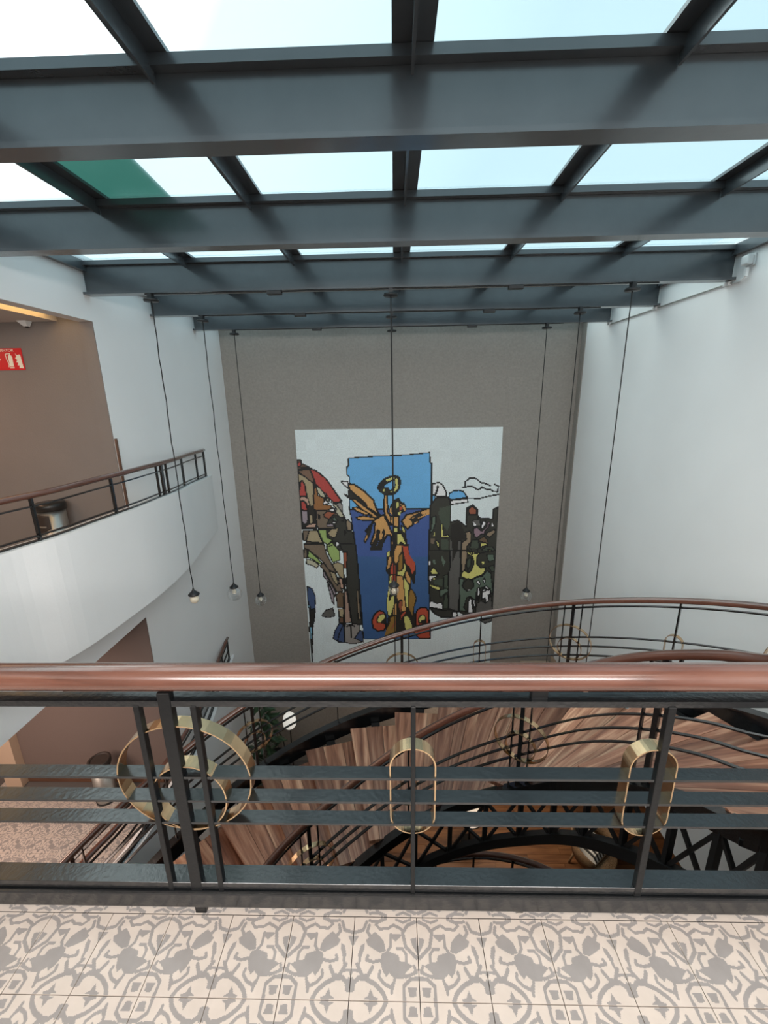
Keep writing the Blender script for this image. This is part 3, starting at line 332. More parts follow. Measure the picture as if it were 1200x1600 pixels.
for k in range(-15, 8):
    for r in range(-4, 2):
        x, y = X6+0.2*k, 0.793+0.2*r
        if x < XL-0.02 or x+0.2 > 1.66: continue
        if r == 1: continue
        link('floor_tile', TM[(k % 2, r % 2)], floor, (x, y, 0.0))
# cut edge row: the part of the next tile row that the slab still carries
def edge_mesh(fx):
    b = MB(); n = 96; cut = EDGE-0.993; k = 0.2
    for x0, y0, x1, y1, v in TR:
        X = [k*x0/n, k*x1/n]
        if fx: X = [k-X[1], k-X[0]]
        Y = [k-k*y1/n, k-k*y0/n]
        if Y[0] >= cut: continue
        Y[1] = min(Y[1], cut)
        b.add([(X[0], Y[0], 0), (X[1], Y[0], 0), (X[1], Y[1], 0), (X[0], Y[1], 0)], [(0, 1, 2, 3)], v)
    b.box((0, cut-0.004, -0.06), (k, cut, -0.0005))
    return b.mesh('edge_tile', [M['cream'], M['tgrey']])
EM = {i: edge_mesh(i) for i in (0, 1)}
for k in range(-15, 8):
    x = X6+0.2*k
    if x < XL-0.02 or x+0.2 > 1.66: continue
    link('edge_tile', EM[k % 2], floor, (x+0.0006, 0.9945, -0.001))

# corridor floor, balcony floors, lower corridor floor
def bulge_slab(z0, z1, m, name):
    b = MB(); P = [(p.x-0.03, p.y) for p in BC]; pts = [(XL+0.001, P[0][1])]+P[1:-1]+[(XL+0.001, P[-1][1])]
    b.prism(pts[::-1], z0, z1); return struct(b.obj(name, m))
struct(B((-6.5, -3.2, -0.86), (XL-0.141, 4.55, 0.0), 'floor', M['slab']))
bulge_slab(-0.44, 0.0, M['white'], 'floor')
lf = MB()
lf.box((-6.5, -3.2, -S-0.4), (XL, 4.55, -S-0.012)); lf.box((-6.5, 4.55, -S-0.4), (-5.24, 4.78, -S-0.012)); lf.box((XL, -3.2, -S-0.4), (XR, 1.4, -S-0.012))
lowfloor = struct(lf.obj('floor', M['grout']))
bulge_slab(-S-0.42, -S-0.012, M['grout'], 'floor')
for k in range(-27, 0):
    for r in range(-9, 20):
        x, y = X6+0.2*k, 0.793+0.2*r
        if x < -6.1 or y+0.2 > (4.8 if x < -5.3 else 4.55) or y < (2.15 if x > -5.5 else 3.5): continue
        xe = min(XL if not (1.7 < y < 6.8) else interp(y+0.1, [p.y for p in BC][::-1], [p.x for p in BC][::-1])-0.06, -2.6)
        if x+0.2 > xe+0.14: continue
        link('floor_tile', TM[(k % 2, r % 2)], lowfloor, (x, y, -S))
# ground floor of planks
gf = B((-3.2, -3.2, -6.6), (6.0, YB, -6.32), 'floor', M['grout']); struct(gf)
pm = MB().box((0, 0, 0), (1.196, 0.146, 0.02)).mesh('floor_plank', M['floorw'])
for i in range(8):
    for j in range(20):
        y = 4.6+0.15*j; x = -3.1+1.2*i+(0.6 if j % 2 else 0)
        if x > 4.7 or y+0.15 > YB: continue
        link('floor_plank', pm, gf, (x, y, -6.32))

# walls
wl = MB()
wl.box((XL-0.14, 4.55, -6.6), (XL, YB+0.2, 3.0))
wl.box((XL-0.14, -3.2, 2.40), (XL, 4.55, 3.0))
wl.box((XL-0.14, -3.2, -0.88), (XL, 4.55, 0.0))
wl.box((XL-0.14, -3.2, -6.6), (XL, 4.55, -S-0.4))
struct(wl.obj('wall_left', M['white']))
struct(B((XR, -3.2, -3.55), (XR+0.15, YB+0.2, 3.05), 'wall_right', M['white']))
struct(B((XR, YB-0.2, -6.6), (6.0, YB, -3.55), 'wall_right', M['beige_wall']))
struct(B((6.0, -3.2, -6.6), (6.15, YB, -3.55), 'wall_right', M['beige_wall']))
struct(B((XR+0.15, -3.2, -3.55), (6.0, YB, -3.45), 'ceiling', M['ceil']))
struct(B((XL, YB, -6.6), (XR, YB+0.2, 3.05), 'wall_back', M['grey_wall']))
struct(B((XR-0.014, YB-0.16, -3.55), (XR-0.001, YB-0.001, 3.0), 'trim_1', M['grey_wall']))
struct(B((-6.5, 4.55, -0.86), (XL-0.14, 4.7, 2.9), 'wall_corridor', M['taupe_wall']))
struct(B((-5.02, 4.55, -S-0.1), (XL-0.14, 4.7, -0.86), 'wall_corridor', M['brown_wall']))
struct(B((XL-0.139, 4.538, 0.0), (XL-0.002, 4.549, 2.40), 'wall_corridor', M['taupe_wall']))
struct(B((XL-0.139, 4.538, -S), (XL-0.002, 4.549, -0.88), 'wall_corridor', M['brown_wall']))
struct(B((-5.24, 4.44, -S), (-5.02, 4.7, -0.865), 'trim_2', M['beige_wall']))
struct(B((-6.5, 4.66, -S-0.1), (-5.24, 4.8, -0.86), 'wall_corridor', M['beige_wall']))
struct(B((-5.015, 4.532, -S), (XL-0.15, 4.549, -S+0.11), 'baseboard_corridor', M['basew']))
struct(B((-6.64, -3.2, -S-0.1), (-6.5, 4.8, 2.9), 'wall_far', M['taupe_wall']))
struct(B((-6.5, -3.35, -6.6), (6.0, -3.2, 3.05), 'wall_front', M['white']))
# ceilings: dropped panel in the corridor, slot with light strip, solid ceiling behind the photographer
struct(B((-6.5, -3.2, 2.41), (XL-0.36, 4.549, 2.47), 'ceiling', M['ceil']))
struct(B((XL-0.36, -3.2, 2.60), (XL-0.141, 4.549, 2.66), 'ceiling', M['ceil']))
struct(B((XL, -3.2, 2.98), (XR, 0.77, 3.06), 'ceiling', M['ceil']))
struct(B((-6.5, -3.2, -0.90), (XL-0.15, 4.43, -0.866), 'ceiling', M['ceil']))
cv = thing('cove_light', 'glowing yellow light strip in the slot of the corridor ceiling', 'ceiling light', (XL-0.26, 1.2, 2.475))
B((-0.085, -3.0, 0.02), (0.085, 3.22, 0.045), 'housing', M['wht'], cv)
B((-0.08, -2.98, 0.0), (0.08, 3.20, 0.019), 'light_strip', M['cove'], cv)
dt = thing('ceiling_sensor', 'small white wedge-shaped sensor under the corridor ceiling edge', 'sensor', (-3.66, 4.50, 2.41))
MB().add([(-0.05, -0.04, 0), (0.05, -0.04, 0), (0.05, 0.04, 0), (-0.05, 0.04, 0), (0.0, -0.02, -0.05), (0.035, -0.02, -0.05), (0.035, 0.02, -0.05), (0.0, 0.02, -0.05)],
         [(3, 2, 1, 0), (4, 5, 6, 7), (0, 1, 5, 4), (1, 2, 6, 5), (2, 3, 7, 6), (3, 0, 4, 7)]).obj('sensor_body', M['wht'], dt)
MB().lathe([(0, -0.066), (0.014, -0.062), (0.018, -0.05)], (0.018, 0, 0), 12).obj('lens', M['plastic'], dt)

# parapets of the two curved balconies
def parapet(dz, ys, zs, zb, name, ymin):
    n = [p for p in BC if p.y >= ymin]; b = MB(); k = 4; vs = []
    for i, p in enumerate(n):
        t = (n[min(i+1, len(n)-1)]-n[max(i-1, 0)]).normalized(); s = Vector((-t.y, t.x, 0))
        if s.x < 0: s = -s
        zt = interp(p.y, ys, zs)+dz
        o, q = p+s*0.02, p-s*0.12
        q.x = max(q.x, XL+0.001) if p.y > 4.55 else q.x
        for c, z in ((o, zb+dz), (o, zt), (q, zt), (q, zb+dz)): vs.append((c.x, c.y, z))
    fs = [(i*k+j, (i+1)*k+j, (i+1)*k+(j+1) % k, i*k+(j+1) % k) for i in range(len(n)-1) for j in range(k)]
    fs += [(0, 1, 2, 3), tuple(len(vs)-4+j for j in (3, 2, 1, 0))]
    b.add(vs, fs); return struct(b.obj(name, M['white']))
PY, PZ = [1.0, 2.9, 3.7, 4.7, 5.8, 6.7], [0.57, 0.57, 0.575, 0.555, 0.50, 0.44]
parapet(0, PY, PZ, -0.47, 'trim_3', 1.0)
parapet(-S, [1, 7], [0.46, 0.46], -0.47, 'trim_4', 2.2)
up = MB(); up.box((XL-0.1, EDGE-0.1, -0.45), (XL+0.02, 1.75, 0.54)); struct(up.obj('trim_5', M['white']))
jt = B((XL-0.002, 4.552, 0.30), (XL+0.016, 4.582, 1.24), 'trim_6', M['basew']); struct(jt)

# ------------------------------------------------------------------ skylight: beams, rafters, glass
BY = [0.83, 2.08, 3.28, 4.53, 5.70, 6.87]
names = [None,
  'nearest black steel roof beam, lowest under the glass at the top of the view',
  'second black steel roof beam from the photographer, crossing above the wide glass strip',
  'third black steel roof beam, the nearest one that carries pendant cords',
  'fourth black steel roof beam, middle one of the three carrying pendants',
  'farthest black steel roof beam, lowest one just before the grey back wall']
names[0] = 'black steel roof beam right above the photographer'
bw = MB().box((XL+0.01, -0.008, 2.655), (XR-0.01, 0.008, 2.885)).mesh('web', M['beam'])
bt = MB().box((XL+0.004, -0.055, 2.886), (XR-0.004, 0.055, 2.925)).mesh('top_flange', M['beam'])
bb = MB().box((XL+0.004, -0.055, 2.632), (XR-0.004, 0.055, 2.654)).mesh('bottom_flange', M['beam'])
plate = MB().box((0, -0.05, 2.60), (0.012, 0.07, 2.70)).mesh('end_plate', M['wht'])
for i, y in enumerate(BY):
    t = thing('roof_beam', names[i], 'beam', (0, y, 0), group='steel roof beams')
    link('web', bw, t); link('top_flange', bt, t); link('bottom_flange', bb, t)
    if i >= 3:
        cable = MB().tube([(XL+0.6, -0.045, 2.624)]+[(x, -0.045, 2.624+0.003*math.sin(x*7)) for x in np.linspace(-2.3, 2.2, 12)]+[(XR-0.7, -0.045, 2.624)], 0.007, 6).obj('cable', M['cord'], t)
        for x in (-1.14, 1.17):
            bevel(MB().box((x-0.07, -0.06, 2.595), (x+0.07, 0.0, 2.63)).obj('junction_box', M['blackm'], t), 0.005)
ce = MB()
ce.box((XL, 0.77, 2.84), (XL+0.05, YB, 2.93)); ce.box((XR-0.05, 0.77, 2.84), (XR, YB, 2.93)); ce.box((XL, YB-0.05, 2.84), (XR, YB, 2.93))
ceil = struct(ce.obj('ceiling', M['beam']))
RX = [-1.97, -0.94, 0.085, 1.11, 2.14]
bays = list(zip(BY[:-1], BY[1:]))+[(BY[-1], YB)]
for y0, y1 in bays:
    ln = y1-y0
    rb = MB().box((-0.08, 0.0, 2.927), (0.08, ln, 2.945)); rb.box((-0.006, 0.02, 2.845), (0.006, ln-0.02, 2.927))
    me = rb.mesh('rafter', M['beam'])
    for x in RX: link('rafter', me, ceil, (x, y0, 0))
    xs = [XL+0.02]+RX+[XR-0.02]
    for a, b_ in zip(xs[:-1], xs[1:]):
        link('glass_pane', MB().box((a+0.006, y0+0.006, 2.948), (b_-0.006, y1-0.006, 2.960)).mesh('glass_pane', M['pane']), ceil)
MB().prism([(-1.94, 2.6), (-1.46, 2.62), (-1.50, 3.345), (-2.02, 3.32), (-2.02, 2.6)][:4], 2.962, 2.967).obj('roof_shadow_sheet', M['glass_shadow'], None)  # thin sheet added to imitate the green-tinted shadow on the frosted glass
tag(bpy.data.objects['roof_shadow_sheet'], 'added green sheet standing in for a shadow on the roof glass at the upper left', 'sheet')

# ================================================================== MURAL
MC = {'blk': (0.012, 0.013, 0.013), 'blu': (0.055, 0.10, 0.28), 'blu2': (0.045, 0.105, 0.24), 'blu3': (0.05, 0.08, 0.17), 'brn': (0.11, 0.06, 0.035), 'brn2': (0.17, 0.10, 0.065),
 'brn3': (0.16, 0.12, 0.085), 'brn4': (0.13, 0.085, 0.05), 'crm': (0.42, 0.40, 0.29), 'cya': (0.20, 0.42, 0.55), 'dk': (0.028, 0.026, 0.022), 'dk2': (0.045, 0.045, 0.038),
 'dk3': (0.045, 0.045, 0.036), 'grn': (0.28, 0.38, 0.13), 'grn2': (0.10, 0.14, 0.105), 'grn3': (0.055, 0.07, 0.05), 'gry': (0.26, 0.24, 0.22), 'gry2': (0.10, 0.097, 0.09),
 'lil': (0.28, 0.235, 0.26), 'lil2': (0.25, 0.17, 0.20), 'och': (0.26, 0.145, 0.035), 'org': (0.26, 0.115, 0.04), 'osk': (0.55, 0.30, 0.105), 'pnk': (0.45, 0.29, 0.22),
 'pnk2': (0.33, 0.22, 0.17), 'red': (0.38, 0.055, 0.045), 'red2': (0.42, 0.075, 0.04), 'rst': (0.27, 0.085, 0.045), 'sky': (0.13, 0.38, 0.66), 'tan': (0.33, 0.27, 0.165),
 'tan2': (0.25, 0.19, 0.125), 'wht': (0.72, 0.78, 0.79), 'yel': (0.56, 0.53, 0.17)}
NX, NY, CS = 240, 342, 0.0155833
img = np.zeros((NY, NX), np.int16)
yy, xx = np.mgrid[0:NY, 0:NX]; xx = xx+0.5; yy = yy+0.5
ki = {c: i+1 for i, c in enumerate(MCOLS)}
def stroke(P, w, v):
    for (x0, y0), (x1, y1) in zip(P, P[1:]):
        dx, dy = x1-x0, y1-y0; t = np.clip(((xx-x0)*dx+(yy-y0)*dy)/(dx*dx+dy*dy+1e-9), 0, 1)
        img[np.hypot(xx-x0-t*dx, yy-y0-t*dy) < w/2] = v
for k, c, w, q in MURAL:
    P = [(q[i], q[i+1]) for i in range(0, len(q), 2)]
    if k == 0:
        ins = np.zeros((NY, NX), bool)
        for (x0, y0), (x1, y1) in zip(P, P[1:]+P[:1]):
            if abs(y1-y0) < 1e-9: continue
            ins ^= ((y0 > yy) != (y1 > yy)) & (xx < (x1-x0)*(yy-y0)/(y1-y0)+x0)
        img[ins] = c+1
        if w > 0: stroke(P+[P[0]], w*0.82, ki['blk'])
    else: stroke(P, w, c+1)
mm = MB(); cols = []
X0, ZT = -1.795, 1.068
base = (0.80, 0.885, 0.89)
MC = {k: (v if max(v) < 0.06 else tuple(min(0.9, c*1.28) for c in v)) for k, v in MC.items()}
rng = np.random.default_rng(3)
for x0, y0, x1, y1, v in runs(img):
    # keep mosaic pieces small so the tesserae still vary in tone
    step = 12
    for ya in range(y0, y1, step):
        for xa in range(x0, x1, step):
            xb, yb = min(x1, xa+step), min(y1, ya+step)
            c = base if v == 0 else MC[MCOLS[v-1]]
            f = 1+0.05*(rng.random()-0.5)
            mm.add([(X0+xa*CS, 0, ZT-yb*CS), (X0+xb*CS, 0, ZT-yb*CS), (X0+xb*CS, 0, ZT-ya*CS), (X0+xa*CS, 0, ZT-ya*CS)], [(0, 1, 2, 3)])
            cols.append((c[0]*f, c[1]*f, c[2]*f, 1))
nb = len(mm.f)
mm.box((X0, 0.0005, ZT-NY*CS), (X0+NX*CS, 0.025, ZT)); cols += [(*base, 1)]*6
mmat = bpy.data.materials.new('glass_mosaic'); mmat.use_nodes = True; nt = mmat.node_tree; bs = nt.nodes['Principled BSDF']
at = nt.nodes.new('ShaderNodeAttribute'); at.attribute_name = 'Col'; tcn = nt.nodes.new('ShaderNodeTexCoord')
br = nt.nodes.new('ShaderNodeTexNoise'); br.inputs['Scale'].default_value = 60; br.inputs['Detail'].default_value = 2
nt.links.new(tcn.outputs['Object'], br.inputs['Vector'])
mr = nt.nodes.new('ShaderNodeMapRange'); mr.inputs[1].default_value = 0.3; mr.inputs[2].default_value = 0.7; mr.inputs[3].default_value = 0.88; mr.inputs[4].default_value = 1.1
mxx = nt.nodes.new('ShaderNodeVectorMath'); mxx.operation = 'SCALE'
nt.links.new(br.outputs[0], mr.inputs[0]); nt.links.new(at.outputs['Color'], mxx.inputs[0]); nt.links.new(mr.outputs[0], mxx.inputs[3])
nt.links.new(mxx.outputs[0], bs.inputs['Base Color']); bs.inputs['Roughness'].default_value = 0.5
me = mm.mesh('mosaic_mural', mmat)
ca = me.color_attributes.new('Col', 'FLOAT_COLOR', 'CORNER')
ca.data.foreach_set('color', [x for c in cols for _ in range(4) for x in c])
mo = link('mosaic_mural', me, None, (0, YB-0.027, 0))
tag(mo, 'mosaic mural of a golden winged figure on a blue panel, on the grey wall', 'mural')

# ================================================================== FRONT RAILING
fr = thing('gallery_railing', 'straight black railing with reddish wooden handrail on the edge of the near tiled floor', 'railing', (0, 1.02, 0))
xa, xb = XL+0.03, 1.62
o = MB().sweep([(x, 0.012, 0.878) for x in np.linspace(xa, xb, 24)], circ(0.040, 20, 0.037), smooth=True).obj('handrail', M['rail'], fr)
B((xa, -0.020, 0.803), (xb, 0.020, 0.822), 'top_bar', M['black'], fr)
for i, z in enumerate((0.557, 0.469, 0.384)):
    B((xa, -0.020, z-0.008), (xb, 0.022, z), 'bar', M['black'], fr)
bevel(B((xa, -0.022, 0.108), (xb, 0.034, 0.135), 'bottom_rail', M['black'], fr), 0.0008, 1)
bevel(B((xa, -0.034, 0.040), (xb, 0.030, 0.104), 'bottom_channel', M['black'], fr), 0.006, 2)
def post(x, w, z0, z1, parent, d=None, name='baluster', y=0.0):
    d = d or w; return bevel(B((x-w/2, y-d/2, z0), (x+w/2, y+d/2, z1), name, M['post'], parent), 0.0015, 1)
post(-0.652, 0.036, -0.0, 0.848, fr, 0.026, 'post', -0.010)
post(-0.735, 0.017, 0.10, 0.806, fr, 0.022, y=-0.012); post(-0.572, 0.017, 0.10, 0.806, fr, 0.022, y=-0.012)
post(0.046, 0.013, 0.06, 0.806, fr, 0.02, y=-0.014)
post(0.752, 0.021, 0.06, 0.806, fr, 0.02, y=-0.014)
post(-1.36, 0.013, 0.06, 0.806, fr, 0.02, y=-0.014)
post(-2.05, 0.036, 0.0, 0.848, fr, 0.026, 'post', -0.010); post(1.44, 0.036, 0.0, 0.848, fr, 0.026, 'post', -0.010)
for x in (-2.13, -1.97, 1.36, 1.52): post(x, 0.017, 0.10, 0.806, fr, 0.022, y=-0.012)
post(0.395, 0.024, 0.0, 0.045, fr, 0.02, 'foot', 0.0)
for x in (0.395, -1.36): post(x, 0.045, 0.82, 0.85, fr, 0.02, 'bracket', 0.0)
def ring_pts(cx, cz, rx, rz, n=40):
    return [(cx+rx*math.cos(2*PI*i/n), cz+rz*math.sin(2*PI*i/n)) for i in range(n)]
def ring_mesh(rx, rz, w, th=0.004, flat=False, n=44):
    """band ring in the local XZ plane, band width along Y. flat: stadium"""
    b = MB(); P = []
    if flat:
        h = rz-rx
        for i in range(n//2+1): a = PI*i/(n//2); P.append((rx*math.cos(a), h+rx*math.sin(a)))
        for i in range(n//2+1): a = PI+PI*i/(n//2); P.append((rx*math.cos(a), -h+rx*math.sin(a)))
    else: P = ring_pts(0, 0, rx, rz, n)
    k = len(P); vs = []
    for i, (x, z) in enumerate(P):
        p0, p1 = P[i-1], P[(i+1) % k]; tx, tz = p1[0]-p0[0], p1[1]-p0[1]; l = math.hypot(tx, tz); nx_, nz_ = tz/l, -tx/l
        for s, y in ((0.5, -w/2), (0.5, w/2), (-0.5, w/2), (-0.5, -w/2)): vs.append((x+nx_*th*s, y, z+nz_*th*s))
    fs = [(i*4+j, i*4+(j+1) % 4, ((i+1) % k)*4+(j+1) % 4, ((i+1) % k)*4+j) for i in range(k) for j in range(4)]
    b.add(vs, fs, smooth=False)
    for q in range(len(b.sm)): b.sm[q] = False
    return b.mesh('ring', M['brass'])
big = ring_mesh(0.2, 0.19, 0.042); small = ring_mesh(0.113, 0.120, 0.042); oval = ring_mesh(0.066, 0.157, 0.042, flat=True)
def fring(me, x, z): return link('brass_ring', me, fr, (x, 0.004, z))
fring(big, -0.635, 0.543); fring(small, -0.630, 0.470); fring(oval, 0.045, 0.501); fring(oval, 0.735, 0.501)
fring(oval, -1.36, 0.501); fring(big, -2.05, 0.543); fring(small, -2.045, 0.470); fring(big, 1.44, 0.543); fring(small, 1.445, 0.470)

# ================================================================== HELICAL STAIRCASE
TH = [s[0] for s in STAIR]
def catm(tab, th):
    u = (th-TH[0])/10.0; u = max(-2.0, min(len(TH)+1.0, u)); i = int(math.floor(u)); i = max(0, min(len(TH)-2, i)); f = u-i
    g = lambda k: (tab[k] if 0 <= k < len(tab) else (2*tab[0]-tab[1] if k < 0 else 2*tab[-1]-tab[-2]))
    if f < 0 or f > 1: return tab[i]+(tab[i+1]-tab[i])*f
    a, b, c, d = g(i-1), g(i), g(i+1), g(i+2)
    return 0.5*((2*b)+(c-a)*f+(2*a-5*b+4*c-d)*f*f+(3*b-a-3*c+d)*f**3)
TAB = [[s[k] for s in STAIR] for k in range(1, 6)]
ZT_ = TAB[4][:]; ZT_[0] = 0.885; ZT_[1] = 0.62; ZT_[2] = 0.485; TAB[4] = ZT_
class Flight:
    def __init__(s, dz=0, lower=False): s.dz = dz; s.lower = lower
    def p(s, side, th, off=0.0):
        z = catm(TAB[4], th)+s.dz+off
        if side == 0: return Vector((catm(TAB[0], th), catm(TAB[1], th), z))
        if s.lower:   # the flight below has a wider well: its inner rail follows a smaller copy of the outer curve
            x, y = catm(TAB[0], th), catm(TAB[1], th)
            return Vector((0.1+(x-0.1)*0.6+0.1, 2.2+(y-2.2)*0.6+0.68, z))
        return Vector((catm(TAB[2], th), catm(TAB[3], th), z))
    def tan(s, side, th):
        t = s.p(side, th-1)-s.p(side, th+1); return t.normalized()
    def path(s, side, t0, t1, off, step=2.5):
        n = int(abs(t1-t0)/step)+1; return [s.p(side, t0+(t1-t0)*i/(n-1), off) for i in range(n)]
def railing(F, root, side, t0, t1, clusters, singles, rings=True, step=2.5, thick=1.0):
    MB().sweep(F.path(side, t0, t1, 0, step), circ(0.031, 14, 0.027), smooth=True, tilt=True).obj('handrail', M['rail'], root)
    MB().sweep(F.path(side, t0, t1, -0.062, step), rect(0.026*thick, 0.012)).obj('top_bar', M['black'], root)
    for off in (-0.394, -0.497, -0.600):
        MB().sweep(F.path(side, t0, t1, off, step), rect(0.026*thick, 0.009)).obj('bar', M['black'], root)
    def vert(th, w, z1=-0.03, z0=-0.95, nm='baluster'):
        p = F.p(side, th); t = F.tan(side, th); h = Vector((t.x, t.y, 0)).normalized(); n = Vector((-h.y, h.x, 0))
        m = Matrix(((h.x, n.x, 0, p.x), (h.y, n.y, 0, p.y), (0, 0, 1, p.z), (0, 0, 0, 1)))
        MB().box((-w/2, -0.013, z0), (w/2, 0.013, z1), mtx=m).obj(nm, M['black'], root); return m, h, t
    def rg(me, th, z):
        p = F.p(side, th); t = F.tan(side, th); o = link('brass_ring', me, root, (p.x, p.y, p.z+z)); o.rotation_euler = (0, 0, math.atan2(t.y, t.x))
    for th in clusters:
        R_ = (F.p(side, th+1)-F.p(side, th-1)).length/2
        d = 0.085/R_
        vert(th, 0.030, nm='post'); vert(th-d, 0.011); vert(th+d, 0.011)
        if rings and th != 13: rg(big, th, -0.45); rg(small, th, -0.52)
    for th in singles:
        vert(th, 0.013)
        if rings: rg(oval, th, -0.49)
def frame_flat(F, side, t0, t1, off0, off1, wid, name, root, m, step=2.5, shift=0.0):
    return MB().sweep(F.path(side, t0, t1, (off0+off1)/2, step), [(-wid/2+shift, -abs(off0-off1)/2), (wid/2+shift, -abs(off0-off1)/2), (wid/2+shift, abs(off0-off1)/2), (-wid/2+shift, abs(off0-off1)/2)]).obj(name, m, root)
def treads(F, root, ths, delta=8, inset=0.13, nplank=3, z=-0.955):
    for th in ths:
        def corner(side, a, ins):
            o, i = F.p(0, a), F.p(1, a+delta*(0 if F.lower else 1)); d = (i-o); d.z = 0; L_ = d.length; d.normalize()
            return (o+d*ins) if side == 0 else (i-d*0.03)
        zt = F.p(0, th, z).z; a0, a1 = th+1.2, th-10.3
        A, Bq, C_, D_ = corner(0, a0, inset), corner(1, a0, 0), corner(1, a1, 0), corner(0, a1, inset)
        lerp = lambda p, q, f: p+(q-p)*f
        # black steel tray under the boards
        b = MB(); mo_, mi_ = lerp(A, D_, .5), lerp(Bq, C_, .5)
        dirv = (mi_-mo_); dirv.z = 0; dirv.normalize(); nn = Vector((-dirv.y, dirv.x, 0))
        P0 = mo_-dirv*(inset-0.02); P1 = mi_+dirv*0.02
        vs = [(q.x+nn.x*s_*0.05, q.y+nn.y*s_*0.05, zz) for q in (P0, P1) for s_, zz in ((-1, zt-0.075), (1, zt-0.075), (1, zt-0.038), (-1, zt-0.038))]
        b.add(vs, [(0, 1, 5, 4), (1, 2, 6, 5), (2, 3, 7, 6), (3, 0, 4, 7), (3, 2, 1, 0), (4, 5, 6, 7)])
        t = b.obj('tread', M['blackm'], root)
        cuts = [0, 0.30+0.1*random.random(), 0.62+0.1*random.random(), 1]
        for k in range(nplank):
            f0, f1 = cuts[k]+0.004, cuts[k+1]-0.004
            q = [lerp(A, D_, f0), lerp(Bq, C_, f0), lerp(Bq, C_, f1), lerp(A, D_, f1)]
            vs = [(v.x, v.y, zt-0.036) for v in q]+[(v.x, v.y, zt) for v in q]
            w = 0.12; L_ = (q[1]-q[0]).length
            uv = [(0, 0), (L_, 0), (L_, w), (0, w)]
            fs = [(0, 3, 2, 1), (4, 5, 6, 7), (0, 1, 5, 4), (1, 2, 6, 5), (2, 3, 7, 6), (3, 0, 4, 7)]
            up_ = (A-Bq).cross(D_-A).z
            if up_ > 0 or True:
                mb = MB(); mb.add(vs, fs, 0, [[uv[i % 4] for i in f] for f in fs]); po = mb.obj('plank', M['tread'], t)
st = thing('staircase', 'curved staircase of open wooden treads with black stringers beyond the near railing', 'staircase', (0, 0, 0))
F1 = Flight()
railing(F1, st, 0, 172, -30, [116, 84.5, 50.5, 18, 148], [98.5, 68, 34, 133, 0])
railing(F1, st, 1, 172, -26, [123.5, 54, 13], [90.5], step=2.5)
q0, q1 = F1.p(1, -24), F1.p(1, -26)
MB().sweep([q0, q1, (1.672, 1.22, 0.88), (1.668, 1.12, 0.878), (1.667, 1.075, 0.878)], circ(0.031, 14, 0.027), smooth=True, tilt=True).obj('handrail', M['rail'], st)
frame_flat(F1, 0, 176, -30, -0.90, -1.10, 0.05, 'outer_stringer', st, M['black'])
frame_flat(F1, 0, 176, -30, -0.885, -0.90, 0.085, 'stringer_cap', st, M['black'])
frame_flat(F1, 1, 176, -26, -0.895, -1.02, 0.035, 'inner_stringer', st, M['black'])
frame_flat(F1, 1, 176, -26, -0.885, -0.897, 0.075, 'stringer_cap', st, M['black'])
frame_flat(F1, 1, 160, -26, -1.40, -1.50, 0.06, 'lower_chord', st, M['blackm'])
def strut(p, q, w, root, name='brace'):
    p, q = Vector(p), Vector(q); t = (q-p).normalized(); s = t.cross(Vector((0, 0, 1))).normalized(); u = s.cross(t)
    MB().sweep([p, q], rect(w, w), frame=lambda i, tt: (s, u)).obj(name, M['blackm'], root)
for th in range(-20, 156, 12):
    a, b, c, d = F1.p(1, th, -1.0), F1.p(1, th, -1.44), F1.p(1, th+12, -1.0), F1.p(1, th+12, -1.44)
    strut(a+Vector((0, 0.001, 0)), b, 0.035, st, 'strut'); strut(a, d, 0.022, st); strut(c, b, 0.022, st)
treads(F1, st, list(range(-25, 176, 10)))

s2 = thing('staircase', 'lower flight of brown wooden steps seen through the black frame under the upper staircase', 'staircase', (0, 0, 0))
F2 = Flight(-S, True)
MB().sweep(F2.path(1, 165, -20, 0, 5), circ(0.034, 12, 0.03), smooth=True, tilt=True).obj('handrail', M['rail'], s2)
MB().sweep(F2.path(1, 165, -20, -0.07, 5), rect(0.03, 0.012)).obj('top_bar', M['black'], s2)
for th in range(-15, 165, 15):
    p = F2.p(1, th); MB().box((p.x-0.012, p.y-0.012, p.z-0.95), (p.x+0.012, p.y+0.012, p.z-0.03)).obj('baluster', M['black'], s2)
frame_flat(F2, 1, 168, -20, -0.90, -1.10, 0.05, 'inner_stringer', s2, M['black'], 5)
frame_flat(F2, 0, 168, -20, -0.90, -1.15, 0.05, 'outer_stringer', s2, M['black'], 5)
treads(F2, s2, list(range(-15, 166, 10)), inset=0.04)

